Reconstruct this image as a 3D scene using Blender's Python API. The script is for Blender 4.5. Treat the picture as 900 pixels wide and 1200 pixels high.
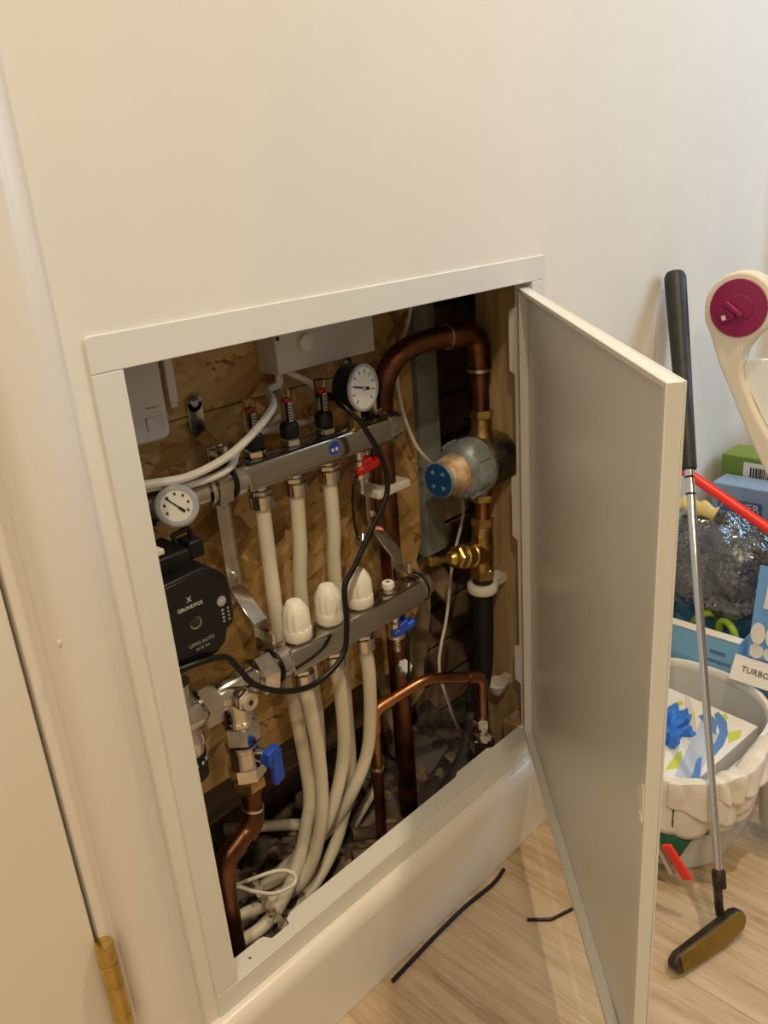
import bpy, math, random
from mathutils import Vector, Matrix, noise
random.seed(7)
for o in list(bpy.data.objects): bpy.data.objects.remove(o)
SC = bpy.context.scene
COL = SC.collection
V = Vector
# ------------------------------------------------------------------ camera
cam = bpy.data.objects.new('camera', bpy.data.cameras.new('camera'))
COL.objects.link(cam)
cam.location = (-.2808, -.5912, .7865)
cam.rotation_euler = (1.2023, .07288, -.80151)
cam.data.sensor_fit = 'VERTICAL'; cam.data.sensor_height = 36; cam.data.lens = 28.94
cam.data.clip_start = .01
SC.camera = cam
# ------------------------------------------------------------------ light
world = bpy.data.worlds.new('world'); SC.world = world; world.use_nodes = True
world.node_tree.nodes['Background'].inputs[0].default_value = (.02, .02, .02, 1)
world.node_tree.nodes['Background'].inputs[1].default_value = .1
SC.view_settings.view_transform = 'Standard'; SC.view_settings.look = 'None'
SC.view_settings.gamma = 1; SC.view_settings.use_curve_mapping = False
SC.view_settings.exposure = -.92
FZ = -.131          # finished floor
CZ = 2.27           # ceiling
WARM = (1, .80, .53); COOL = (.55, .78, 1)
def area(name, loc, target, sx, sy, power, color, shape='DISK'):
    l = bpy.data.lights.new(name, 'AREA'); l.shape = shape; l.size = sx; l.size_y = sy
    l.energy = power; l.color = color
    o = bpy.data.objects.new(name, l); COL.objects.link(o); o.location = loc
    o.rotation_euler = (V(target)-V(loc)).to_track_quat('-Z', 'Y').to_euler()
    return o
area('downlight_or_fill', (.63, -.55, CZ-.02), (.63, -.55, 0), .07, .07, 31, WARM)
area('downlight_or_fill', (-.45, -1.1, CZ-.02), (-.45, -1.1, 0), .07, .07, 22, WARM)
area('downlight_or_fill', (-1.0, -1.3, CZ-.02), (-1.0, -1.3, 0), .07, .07, 30, WARM)  # added fill lamp, lifts the dim lower door and trim at the left
area('downlight_or_fill', (.2, -2.3, CZ-.02), (.2, -2.3, 0), .07, .07, 9, WARM)  # added weak fill lamp, well back from the panel wall
area('window_daylight', (1.85, -1.0, 1.25), (.7, -.15, .75), .6, 1.0, 23, COOL, 'RECTANGLE')

# ------------------------------------------------------------------ materials
def mat(name, col, rough=.5, metal=0, spec=.5, **kw):
    m = bpy.data.materials.new(name); m.use_nodes = True
    nt = m.node_tree; b = nt.nodes['Principled BSDF']
    b.inputs['Base Color'].default_value = (*col, 1)
    b.inputs['Roughness'].default_value = rough
    b.inputs['Metallic'].default_value = metal
    b.inputs['Specular IOR Level'].default_value = spec
    for k, v in kw.items():
        b.inputs[k.replace('_', ' ')].default_value = v
    return m
def L(m, a, b): m.node_tree.links.new(a, b)
def N(m, t, **kw):
    n = m.node_tree.nodes.new(t)
    for k, v in kw.items(): setattr(n, k, v)
    return n
def coords(m, scale=(1, 1, 1), kind='Object', rot=(0, 0, 0)):
    tc = N(m, 'ShaderNodeTexCoord'); mp = N(m, 'ShaderNodeMapping')
    mp.inputs['Scale'].default_value = scale; mp.inputs['Rotation'].default_value = rot
    L(m, tc.outputs[kind], mp.inputs['Vector']); return mp.outputs['Vector']
def ramp(m, fac, stops):
    r = N(m, 'ShaderNodeValToRGB'); e = r.color_ramp.elements
    while len(e) < len(stops): e.new(.5)
    for i, (p, c) in enumerate(stops):
        e[i].position = p; e[i].color = (*c, 1)
    L(m, fac, r.inputs[0]); return r.outputs[0]
def noisy(m, c1, c2, scale=20, detail=5, stretch=(1, 1, 1), lo=.35, hi=.65, bump=0, rough=None, dist=0):
    """two tone noise on the base colour, with optional relief"""
    b = m.node_tree.nodes['Principled BSDF']
    n = N(m, 'ShaderNodeTexNoise'); n.inputs['Scale'].default_value = scale
    n.inputs['Detail'].default_value = detail; n.inputs['Distortion'].default_value = dist
    L(m, coords(m, stretch), n.inputs['Vector'])
    L(m, ramp(m, n.outputs['Fac'], [(lo, c1), (hi, c2)]), b.inputs['Base Color'])
    if bump:
        bp = N(m, 'ShaderNodeBump'); bp.inputs['Strength'].default_value = bump; bp.inputs['Distance'].default_value = .002
        L(m, n.outputs['Fac'], bp.inputs['Height']); L(m, bp.outputs[0], b.inputs['Normal'])
    if rough:
        mr = N(m, 'ShaderNodeMapRange'); mr.inputs['To Min'].default_value = rough[0]; mr.inputs['To Max'].default_value = rough[1]
        L(m, n.outputs['Fac'], mr.inputs['Value']); L(m, mr.outputs[0], b.inputs['Roughness'])
    return m
MT = {}
MT['wall'] = noisy(mat('wall_paint', (.8, .78, .74), .6), (.80, .775, .735), (.83, .805, .765), 6, 3, bump=.02)
MT['trim'] = noisy(mat('trim_gloss', (.8, .77, .72), .3), (.80, .765, .72), (.83, .795, .75), 4, 3)
MT['panel'] = mat('panel_white_steel', (.77, .775, .75), .27)
MT['doorpaint'] = noisy(mat('door_paint', (.8, .77, .7), .35), (.80, .76, .69), (.83, .79, .73), 3, 3)
MT['ceiling'] = mat('ceiling_paint', (.62, .61, .59), .8)
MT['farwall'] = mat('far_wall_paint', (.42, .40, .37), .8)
MT['dark'] = mat('void_dark', (.02, .017, .014), .9)
MT['chrome'] = noisy(mat('nickel', (.62, .58, .52), .18, 1), (.56, .52, .46), (.72, .68, .62), 60, 4, rough=(.06, .22))
MT['steel'] = noisy(mat('steel_bar', (.55, .52, .48), .2, 1), (.46, .43, .39), (.60, .57, .53), 26, 5, (.3, 1, 1), rough=(.06, .24))
MT['galv'] = noisy(mat('galvanised', (.36, .38, .36), .45, .2), (.26, .29, .275), (.42, .44, .42), 30, 4)
MT['copper'] = noisy(mat('copper', (.55, .24, .12), .3, 1), (.24, .10, .05), (.52, .235, .115), 22, 6, lo=.3, hi=.68, rough=(.2, .42))
MT['copper_dark'] = noisy(mat('copper_dull', (.25, .1, .06), .45, 1), (.10, .045, .026), (.30, .13, .07), 25, 6, rough=(.28, .5))
MT['brass'] = noisy(mat('brass', (.6, .42, .16), .3, 1), (.36, .24, .09), (.68, .49, .2), 40, 5, rough=(.22, .45))
MT['gold'] = noisy(mat('polished_brass', (.80, .56, .14), .25, 1), (.52, .37, .11), (.68, .50, .17), 30, 3, rough=(.2, .35))
MT['solder'] = mat('solder', (.7, .68, .64), .35, 1)
MT['pex'] = noisy(mat('pex', (.78, .70, .54), .42), (.75, .69, .55), (.83, .77, .64), 12, 3)
MT['white'] = mat('white_plastic', (.80, .77, .70), .38)
MT['cap'] = mat('cap_plastic', (.86, .83, .75), .35)
MT['cable'] = mat('white_cable', (.78, .74, .66), .45)
MT['greybox'] = mat('grey_white_plastic', (.66, .63, .60), .5)
MT['black'] = mat('black_plastic', (.005, .005, .006), .42, spec=.35)
MT['blackm'] = mat('black_matte', (.008, .0075, .008), .55)
MT['rubber'] = noisy(mat('rubber', (.05, .045, .04), .65), (.035, .032, .03), (.09, .08, .07), 30, 4)
MT['dial'] = mat('dial', (.82, .81, .78), .4)
MT['bezel'] = mat('bezel_grey', (.40, .42, .46), .35)
MT['blue'] = mat('blue_lever', (.015, .075, .55), .4)
MT['bluelab'] = mat('blue_label', (.01, .085, .26), .3)
MT['red'] = mat('red_lever', (.55, .012, .012), .4)
MT['redbright'] = mat('red_plastic', (.85, .03, .015), .35)
MT['print'] = mat('grey_print', (.35, .35, .36), .6)
MT['printw'] = mat('light_print', (.7, .7, .7), .6)
MT['printk'] = mat('black_print', (.02, .02, .02), .6)
MT['castgrey'] = noisy(mat('grey_locknut', (.25, .28, .30), .35), (.18, .21, .23), (.33, .37, .39), 40, 4)
MT['prv'] = noisy(mat('tarnished_valve', (.2, .18, .18), .3, .85), (.07, .075, .09), (.42, .32, .22), 28, 6, lo=.38, hi=.7, rough=(.2, .5))
MT['crust'] = noisy(mat('limescale_cap', (.6, .42, .24), .7), (.38, .20, .08), (.74, .60, .42), 45, 6, lo=.35, hi=.62, bump=.3)
MT['pine'] = noisy(mat('pine', (.5, .34, .17), .65), (.40, .26, .12), (.60, .43, .24), 9, 6, (6, 6, .6), dist=.6)
MT['oldwood'] = noisy(mat('old_timber', (.28, .19, .11), .8), (.22, .15, .085), (.52, .38, .24), 12, 6, (5, 5, .7), bump=.15)
MT['darkwood'] = noisy(mat('dark_timber', (.10, .065, .04), .8), (.07, .045, .028), (.15, .10, .06), 12, 6, (1, 5, 5))
MT['brick'] = noisy(mat('brick', (.22, .1, .06), .9), (.27, .165, .11), (.50, .33, .22), 22, 6, bump=.4)
MT['mortar'] = noisy(mat('mortar', (.2, .17, .14), .95), (.2, .17, .14), (.36, .31, .26), 40, 6, bump=.4)
MT['soil'] = noisy(mat('rubble_dust', (.06, .05, .04), .95), (.045, .037, .03), (.17, .135, .10), 30, 8, bump=.6)
MT['stone1'] = noisy(mat('plaster_lump', (.32, .27, .21), .9), (.20, .165, .125), (.40, .33, .25), 40, 5, bump=.4)
MT['stone2'] = noisy(mat('brick_lump', (.2, .12, .08), .9), (.18, .11, .075), (.38, .26, .17), 40, 5, bump=.4)
MT['stone3'] = noisy(mat('dark_lump', (.08, .07, .06), .9), (.045, .04, .035), (.14, .12, .10), 40, 5, bump=.4)
MT['slate'] = noisy(mat('slate', (.13, .12, .11), .5), (.08, .075, .07), (.2, .19, .17), 18, 6, bump=.2)
MT['tape'] = noisy(mat('torn_tape', (.5, .44, .35), .8), (.36, .3, .23), (.62, .55, .45), 35, 5, bump=.3)
MT['rope'] = MT['tape']
# oriented strand board: three layers of long flakes lying at different angles
def osb():
    m = mat('osb', (.4, .25, .1), .6); b = m.node_tree.nodes['Principled BSDF']
    lay = []
    for rot, sc, sh in [(.42, (17, 1, 70), 0), (-.62, (20, 1, 62), 7), (1.25, (22, 1, 58), 15)]:
        tc = N(m, 'ShaderNodeTexCoord'); mp = N(m, 'ShaderNodeMapping'); mp.inputs['Rotation'].default_value = (0, rot, 0)
        L(m, tc.outputs['Object'], mp.inputs['Vector'])
        mp2 = N(m, 'ShaderNodeMapping'); mp2.inputs['Scale'].default_value = sc; mp2.inputs['Location'].default_value = (sh, 0, sh*.37)
        L(m, mp.outputs[0], mp2.inputs['Vector'])
        nz = N(m, 'ShaderNodeTexNoise'); nz.inputs['Scale'].default_value = .9; L(m, mp2.outputs[0], nz.inputs['Vector'])
        ad = N(m, 'ShaderNodeVectorMath', operation='ADD'); L(m, mp2.outputs[0], ad.inputs[0]); L(m, nz.outputs['Color'], ad.inputs[1])
        vo = N(m, 'ShaderNodeTexVoronoi'); vo.inputs['Scale'].default_value = 1; L(m, ad.outputs[0], vo.inputs['Vector'])
        sp = N(m, 'ShaderNodeSeparateColor'); L(m, vo.outputs['Color'], sp.inputs[0])
        gr = N(m, 'ShaderNodeTexNoise'); gr.inputs['Scale'].default_value = 3; gr.inputs['Detail'].default_value = 5
        mg = N(m, 'ShaderNodeMapping'); mg.inputs['Scale'].default_value = (.25, 1, 2); L(m, ad.outputs[0], mg.inputs['Vector']); L(m, mg.outputs[0], gr.inputs['Vector'])
        t = N(m, 'ShaderNodeMath', operation='MULTIPLY_ADD'); t.inputs[1].default_value = .62; L(m, sp.outputs[1], t.inputs[0])
        g2 = N(m, 'ShaderNodeMath', operation='MULTIPLY'); g2.inputs[1].default_value = .42; L(m, gr.outputs['Fac'], g2.inputs[0]); L(m, g2.outputs[0], t.inputs[2])
        lay.append((sp.outputs[0], t.outputs[0]))
    def pick(sel, thr, a, c):
        gt = N(m, 'ShaderNodeMath', operation='GREATER_THAN'); gt.inputs[1].default_value = thr; L(m, sel, gt.inputs[0])
        mx = N(m, 'ShaderNodeMix', data_type='FLOAT'); L(m, gt.outputs[0], mx.inputs[0]); L(m, c, mx.inputs[2]); L(m, a, mx.inputs[3])
        return mx.outputs[0]
    f = pick(lay[0][0], .55, lay[0][1], pick(lay[1][0], .5, lay[1][1], lay[2][1]))
    c = ramp(m, f, [(.20, (.24, .125, .036)), (.40, (.42, .25, .080)), (.62, (.54, .345, .125)), (.86, (.70, .49, .23))])
    L(m, c, b.inputs['Base Color'])
    bp = N(m, 'ShaderNodeBump'); bp.inputs['Strength'].default_value = .4; bp.inputs['Distance'].default_value = .0015
    L(m, f, bp.inputs['Height']); L(m, bp.outputs[0], b.inputs['Normal'])
    return m
MT['osb'] = osb()
def oak():
    m = mat('oak_plank', (.5, .36, .22), .42); b = m.node_tree.nodes['Principled BSDF']
    oi = N(m, 'ShaderNodeObjectInfo')
    v = coords(m, (34, 2.2, 10))
    off = N(m, 'ShaderNodeVectorMath', operation='ADD')
    cmb = N(m, 'ShaderNodeCombineXYZ'); mul = N(m, 'ShaderNodeMath', operation='MULTIPLY'); mul.inputs[1].default_value = 60
    L(m, oi.outputs['Random'], mul.inputs[0]); L(m, mul.outputs[0], cmb.inputs[1])
    L(m, v, off.inputs[0]); L(m, cmb.outputs[0], off.inputs[1])
    n1 = N(m, 'ShaderNodeTexNoise'); n1.inputs['Scale'].default_value = 1; n1.inputs['Detail'].default_value = 6; n1.inputs['Distortion'].default_value = .8
    L(m, off.outputs[0], n1.inputs['Vector'])
    n2 = N(m, 'ShaderNodeTexNoise'); n2.inputs['Scale'].default_value = 6; n2.inputs['Detail'].default_value = 4
    L(m, off.outputs[0], n2.inputs['Vector'])
    mm = N(m, 'ShaderNodeMath', operation='MULTIPLY_ADD'); mm.inputs[1].default_value = .4
    L(m, n2.outputs['Fac'], mm.inputs[0]); 
    m3 = N(m, 'ShaderNodeMath', operation='MULTIPLY'); m3.inputs[1].default_value = .6
    L(m, n1.outputs['Fac'], m3.inputs[0]); L(m, m3.outputs[0], mm.inputs[2])
    c = ramp(m, mm.outputs[0], [(.32, (.30, .205, .118)), (.47, (.47, .345, .215)), (.60, (.58, .45, .295))])
    L(m, c, b.inputs['Base Color'])
    bp = N(m, 'ShaderNodeBump'); bp.inputs['Strength'].default_value = .08; bp.inputs['Distance'].default_value = .001
    L(m, mm.outputs[0], bp.inputs['Height']); L(m, bp.outputs[0], b.inputs['Normal'])
    return m
MT['oak'] = oak()
MT['pumpface'] = mat('pump_face', (.005, .0055, .006), .28)
MT['glass'] = mat('clear_plastic', (.9, .88, .84), .08, Transmission_Weight=1.0, IOR=1.2)
def bagmat():
    m = bpy.data.materials.new('clear_bag'); m.use_nodes = True; nt = m.node_tree
    for n in list(nt.nodes): nt.nodes.remove(n)
    out = N(m, 'ShaderNodeOutputMaterial'); tr = N(m, 'ShaderNodeBsdfTransparent'); gl = N(m, 'ShaderNodeBsdfGlossy')
    tr.inputs[0].default_value = (.93, .95, .95, 1); gl.inputs['Roughness'].default_value = .12; gl.inputs[0].default_value = (.9, .95, 1, 1)
    nz = N(m, 'ShaderNodeTexNoise'); nz.inputs['Scale'].default_value = 55; nz.inputs['Detail'].default_value = 2; nz.inputs['Distortion'].default_value = 1.5
    L(m, coords(m), nz.inputs['Vector']); bp = N(m, 'ShaderNodeBump'); bp.inputs['Strength'].default_value = .9; bp.inputs['Distance'].default_value = .006
    L(m, nz.outputs['Fac'], bp.inputs['Height']); L(m, bp.outputs[0], gl.inputs['Normal'])
    fr = N(m, 'ShaderNodeFresnel'); fr.inputs[0].default_value = 1.7; L(m, bp.outputs[0], fr.inputs['Normal'])
    mx = N(m, 'ShaderNodeMixShader'); ad = N(m, 'ShaderNodeMath', operation='ADD'); ad.inputs[1].default_value = .10
    L(m, fr.outputs[0], ad.inputs[0]); L(m, ad.outputs[0], mx.inputs[0]); L(m, tr.outputs[0], mx.inputs[1]); L(m, gl.outputs[0], mx.inputs[2])
    L(m, mx.outputs[0], out.inputs[0]); return m
MT['bag'] = bagmat()
MT['wool'] = noisy(mat('steel_wool', (.2, .2, .2), .35, .8), (.05, .05, .05), (.55, .55, .55), 180, 8, lo=.4, hi=.7, bump=1)
MT['tub'] = mat('grey_white_tub', (.62, .63, .61), .4)
MT['cloth'] = noisy(mat('cream_cloth', (.8, .74, .66), .9), (.74, .67, .58), (.82, .77, .70), 30, 4, bump=.15)
MT['greencloth'] = noisy(mat('green_cloth', (.02, .12, .08), .9), (.012, .09, .06), (.03, .16, .10), 40, 4, bump=.2)
MT['green'] = mat('green_plastic', (.05, .33, .05), .4)
MT['lime'] = mat('lime_cord', (.33, .48, .03), .5)
MT['limeprint'] = mat('lime_print', (.55, .62, .09), .5)
MT['greenbox'] = mat('green_card', (.16, .26, .035), .55)
MT['card'] = noisy(mat('cardboard', (.38, .24, .13), .8), (.34, .21, .11), (.42, .27, .15), 20, 4)
MT['lightblue'] = mat('pale_blue_card', (.20, .46, .70), .5)
MT['midblue'] = mat('mid_blue_card', (.16, .38, .74), .5)
MT['powerblue'] = mat('sponge_box_blue', (.28, .40, .62), .45)
MT['navy'] = mat('navy_print', (.07, .14, .34), .5)
MT['whitecard'] = mat('white_card', (.78, .76, .72), .55)
MT['greyprint'] = mat('pale_grey_print', (.60, .58, .56), .55)
MT['nitrile'] = mat('blue_nitrile', (.035, .20, .72), .5)
MT['gloveblue'] = mat('glove_print_blue', (.10, .24, .60), .5)
MT['glovepale'] = mat('glove_print_pale', (.48, .55, .66), .5)
MT['skinprint'] = mat('printed_wrist', (.62, .42, .30), .6)
MT['yellow'] = mat('yellow_plastic', (.82, .52, .02), .45)
MT['yellowglove'] = noisy(mat('yellow_rubber_glove', (.80, .66, .25), .55), (.72, .55, .18), (.86, .76, .40), 30, 4)
MT['orange'] = mat('orange_red_plastic', (.8, .09, .01), .4)
MT['cream'] = mat('cream_plastic', (.80, .74, .62), .35)
MT['magenta'] = mat('magenta_plastic', (.28, .010, .085), .4)
MT['palepanel'] = mat('pale_blue_white_plastic', (.88, .91, .93), .35)
MT['gripblack'] = noisy(mat('grip_rubber', (.03, .03, .035), .5), (.008, .008, .009), (.018, .019, .021), 60, 3)
MT['shaft'] = mat('chrome_shaft', (.72, .72, .74), .09, 1)
MT['puttergold'] = noisy(mat('putter_bronze', (.42, .28, .06), .38, .9), (.27, .19, .045), (.38, .27, .075), 20, 4)
MT['putterdark'] = noisy(mat('putter_dark', (.045, .035, .025), .42, .5), (.03, .024, .018), (.08, .06, .04), 40, 4)
MT['silver'] = mat('silver_tube', (.6, .6, .62), .25, 1)

# ------------------------------------------------------------------ mesh helpers
def perp(d):
    a = V((0, 0, 1)) if abs(d.z) < .9 else V((1, 0, 0))
    u = d.cross(a).normalized(); return u, d.cross(u).normalized()
def catmull(P, k=6):
    P = [V(p) for p in P]; out = []
    for i in range(len(P)-1):
        p0 = P[max(i-1, 0)]; p1 = P[i]; p2 = P[i+1]; p3 = P[min(i+2, len(P)-1)]
        for j in range(k):
            t = j/k
            out.append(.5*((2*p1)+(p2-p0)*t+(2*p0-5*p1+4*p2-p3)*t*t+(3*p1-p0-3*p2+p3)*t**3))
    out.append(P[-1]); return out
def fillet(P, r, k=6):
    """polyline with rounded corners"""
    P = [V(p) for p in P]; out = [P[0]]
    for i in range(1, len(P)-1):
        a, b, c = P[i-1], P[i], P[i+1]
        d1 = (a-b); d2 = (c-b); l = min(r, d1.length*.49, d2.length*.49)
        s = b+d1.normalized()*l; e = b+d2.normalized()*l
        for j in range(k+1):
            t = j/k; out.append((1-t)**2*s+2*t*(1-t)*b+t*t*e)
    out.append(P[-1]); return out
class MB:
    def __init__(s): s.v = []; s.f = []
    def add(s, vs, fs):
        n = len(s.v); s.v += [V(v) for v in vs]; s.f += [tuple(i+n for i in f) for f in fs]; return s
    def box(s, lo, hi):
        x0, y0, z0 = lo; x1, y1, z1 = hi
        return s.add([(x0, y0, z0), (x1, y0, z0), (x1, y1, z0), (x0, y1, z0), (x0, y0, z1), (x1, y0, z1), (x1, y1, z1), (x0, y1, z1)],
                     [(0, 3, 2, 1), (4, 5, 6, 7), (0, 1, 5, 4), (1, 2, 6, 5), (2, 3, 7, 6), (3, 0, 4, 7)])
    def obox(s, c, U, Vv, Wv, a, b, d):
        """oriented box, half sizes a b d along U V W"""
        c = V(c); U = V(U).normalized()*a; Vv = V(Vv).normalized()*b; Wv = V(Wv).normalized()*d
        vs = [c+sx*U+sy*Vv+sz*Wv for sz in (-1, 1) for sx, sy in ((-1, -1), (1, -1), (1, 1), (-1, 1))]
        return s.add(vs, [(0, 3, 2, 1), (4, 5, 6, 7), (0, 1, 5, 4), (1, 2, 6, 5), (2, 3, 7, 6), (3, 0, 4, 7)])
    def lathe(s, p0, axis, prof, n=20, cap=(True, True), rot=0):
        p0 = V(p0); d = V(axis).normalized(); u, w = perp(d); base = len(s.v)
        for r, h in prof:
            for i in range(n):
                a = 2*math.pi*i/n+rot
                s.v.append(p0+d*h+(u*math.cos(a)+w*math.sin(a))*r)
        for j in range(len(prof)-1):
            for i in range(n):
                k = (i+1) % n
                s.f.append((base+j*n+i, base+j*n+k, base+(j+1)*n+k, base+(j+1)*n+i))
        if cap[0]: s.f.append(tuple(base+i for i in reversed(range(n))))
        if cap[1]: s.f.append(tuple(base+(len(prof)-1)*n+i for i in range(n)))
        return s
    def cyl(s, p0, p1, r0, r1=None, n=18):
        p0 = V(p0); p1 = V(p1); h = (p1-p0).length
        return s.lathe(p0, p1-p0, [(r0, 0), (r0 if r1 is None else r1, h)], n)
    def hexnut(s, p0, p1, r, rot=0, n=6):
        p0 = V(p0); p1 = V(p1); h = (p1-p0).length; c = min(.0022, h*.2)
        return s.lathe(p0, p1-p0, [(r*.84, 0), (r, c), (r, h-c), (r*.84, h)], n, rot=rot)
    def tube(s, path, r, n=12, caps=True):
        P = [V(p) for p in path]; P = [p for i, p in enumerate(P) if i == 0 or (p-P[i-1]).length > 1e-6]
        rr = r if isinstance(r, (list, tuple)) else [r]*len(P)
        T = [(P[min(i+1, len(P)-1)]-P[max(i-1, 0)]).normalized() for i in range(len(P))]
        u, w = perp(T[0]); base = len(s.v)
        for i, p in enumerate(P):
            if i:
                q = T[i-1].rotation_difference(T[i]); u = q @ u; w = q @ w
            for k in range(n):
                a = 2*math.pi*k/n; s.v.append(p+(u*math.cos(a)+w*math.sin(a))*rr[i])
        for j in range(len(P)-1):
            for i in range(n):
                k = (i+1) % n; s.f.append((base+j*n+i, base+j*n+k, base+(j+1)*n+k, base+(j+1)*n+i))
        if caps:
            s.f.append(tuple(base+i for i in reversed(range(n)))); s.f.append(tuple(base+(len(P)-1)*n+i for i in range(n)))
        return s
    def prism(s, poly, org, U, Vv, depth):
        """2D outline in the U V plane pushed along U x V by depth"""
        org = V(org); U = V(U).normalized(); Vv = V(Vv).normalized(); w = U.cross(Vv)*depth; n = len(poly); b = len(s.v)
        s.v += [org+U*a+Vv*c for a, c in poly]; s.v += [org+U*a+Vv*c+w for a, c in poly]
        s.f.append(tuple(b+i for i in reversed(range(n)))); s.f.append(tuple(b+n+i for i in range(n)))
        for i in range(n):
            k = (i+1) % n; s.f.append((b+i, b+k, b+n+k, b+n+i))
        return s
    def ball(s, c, r, sub=8, sq=(1, 1, 1)):
        c = V(c); pr = []
        b = len(s.v); n = sub*2
        s.v.append(c+V((0, 0, -r*sq[2])))
        for j in range(1, sub):
            t = -math.pi/2+math.pi*j/sub
            for i in range(n):
                a = 2*math.pi*i/n
                s.v.append(c+V((r*sq[0]*math.cos(t)*math.cos(a), r*sq[1]*math.cos(t)*math.sin(a), r*sq[2]*math.sin(t))))
        s.v.append(c+V((0, 0, r*sq[2]))); top = len(s.v)-1
        for i in range(n):
            k = (i+1) % n
            s.f.append((b, b+1+k, b+1+i)); s.f.append((top, b+1+(sub-2)*n+i, b+1+(sub-2)*n+k))
            for j in range(sub-2):
                s.f.append((b+1+j*n+i, b+1+j*n+k, b+1+(j+1)*n+k, b+1+(j+1)*n+i))
        return s
    def warp(s, fn): s.v = [V(fn(v)) for v in s.v]; return s
    def mesh(s, name, m, org=V((0, 0, 0)), smooth=35):
        me = bpy.data.meshes.new(name)
        me.from_pydata([v-org for v in s.v], [], s.f); me.update()
        if m: me.materials.append(MT[m] if isinstance(m, str) else m)
        if smooth:
            me.polygons.foreach_set('use_smooth', [True]*len(me.polygons))
            me.set_sharp_from_angle(angle=math.radians(smooth))
        return me
    def build(s, name, m, parent=None, smooth=35, bevel=0, seg=2):
        org = ORG.get(parent.name, V((0, 0, 0))) if parent else V((0, 0, 0))
        if parent is None:   # put a one-mesh thing's origin at its base
            xs = [v.x for v in s.v]; ys = [v.y for v in s.v]; zs = [v.z for v in s.v]
            org = V(((min(xs)+max(xs))/2, (min(ys)+max(ys))/2, min(zs)))
        o = bpy.data.objects.new(name, s.mesh(name, m, org, smooth)); COL.objects.link(o)
        if parent: o.parent = parent
        else: o.location = org
        ORG[o.name] = org
        if bevel:
            b = o.modifiers.new('bevel', 'BEVEL'); b.width = bevel; b.segments = seg; b.limit_method = 'ANGLE'; b.angle_limit = math.radians(40)
        return o
ORG = {}
def tag(o, label=None, cat=None, group=None, kind=None):
    if label: o['label'] = label
    if cat: o['category'] = cat
    if group: o['group'] = group
    if kind: o['kind'] = kind
    return o
def thing(name, label, cat, loc, group=None):
    o = bpy.data.objects.new(name, None); o.empty_display_size = .02; COL.objects.link(o); o.location = loc
    ORG[o.name] = V(loc); return tag(o, label, cat, group)
def struct(name, loc=(0, 0, 0)):
    o = bpy.data.objects.new(name, None); o.empty_display_size = .02; COL.objects.link(o); o.location = loc
    ORG[o.name] = V(loc); o['kind'] = 'structure'; return o
def copy_tree(o, parent=None):
    c = o.copy(); COL.objects.link(c); c.parent = parent; ORG[c.name] = ORG[o.name]
    for ch in [x for x in bpy.data.objects if x.parent == o]: copy_tree(ch, c)
    return c
def part_label(o, s): o['label'] = s; return o
def text(name, body, size, org, U, Vv, m, parent, align='CENTER'):
    cu = bpy.data.curves.new(name, 'FONT'); cu.body = body; cu.size = size; cu.align_x = align; cu.align_y = 'CENTER'; cu.extrude = .00015
    cu.resolution_u = 2
    t = bpy.data.objects.new(name, cu); COL.objects.link(t)
    dg = bpy.context.evaluated_depsgraph_get(); me = bpy.data.meshes.new_from_object(t.evaluated_get(dg))
    bpy.data.objects.remove(t); bpy.data.curves.remove(cu)
    U = V(U).normalized(); Vv = V(Vv).normalized(); Wv = U.cross(Vv)
    base = V(org)-ORG[parent.name]
    for v in me.vertices: v.co = base+U*v.co.x+Vv*v.co.y+Wv*v.co.z
    me.materials.clear(); me.materials.append(MT[m])
    o = bpy.data.objects.new(name, me); COL.objects.link(o); o.parent = parent; ORG[o.name] = ORG[parent.name]
    return o
X, Y, Z = V((1, 0, 0)), V((0, 1, 0)), V((0, 0, 1))
def rrect(w, h, r, k=4, cx=0, cy=0):
    out = []
    for sx, sy, a0 in ((1, 1, 0), (-1, 1, 90), (-1, -1, 180), (1, -1, 270)):
        for i in range(k+1):
            a = math.radians(a0+90*i/k); out.append((cx+sx*(w/2-r)+r*math.cos(a), cy+sy*(h/2-r)+r*math.sin(a)))
    return out
def circle(r, n=24, cx=0, cy=0): return [(cx+r*math.cos(2*math.pi*i/n), cy+r*math.sin(2*math.pi*i/n)) for i in range(n)]

# ================================================================== the setting
PW, PH, FW = .6, .7043, .0268       # access panel outer width, height, flange width
OX0, OX1, OZ0, OZ1 = FW, PW-FW, FW, PH-FW
w = MB()
w.box((-.092, 0, FZ), (.02, .0125, CZ)).box((.02, 0, FZ), (.58, .0125, .018)).box((.02, 0, .69), (.58, .0125, CZ)).box((.58, 0, FZ), (2.9, .0125, CZ))
w.box((-.9, 0, 1.87), (-.092, .0125, CZ)).box((-1.6, 0, FZ), (-.9, .0125, CZ))
o = w.build('wall_back', 'wall', smooth=0); o['kind'] = 'structure'
m = MB().box((1.36, -.09, FZ), (1.46, 0, CZ)); o = m.build('wall_right', 'wall', smooth=0); o['kind'] = 'structure'
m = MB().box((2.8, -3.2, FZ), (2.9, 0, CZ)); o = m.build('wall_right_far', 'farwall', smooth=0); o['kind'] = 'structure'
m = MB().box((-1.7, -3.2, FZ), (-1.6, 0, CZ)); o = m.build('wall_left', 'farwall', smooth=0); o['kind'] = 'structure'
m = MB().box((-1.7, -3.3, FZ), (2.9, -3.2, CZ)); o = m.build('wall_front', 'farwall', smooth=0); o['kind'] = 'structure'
m = MB().box((-1.7, -3.3, CZ), (2.9, .4, CZ+.05)); o = m.build('ceiling', 'ceiling', smooth=0); o['kind'] = 'structure'
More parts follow.
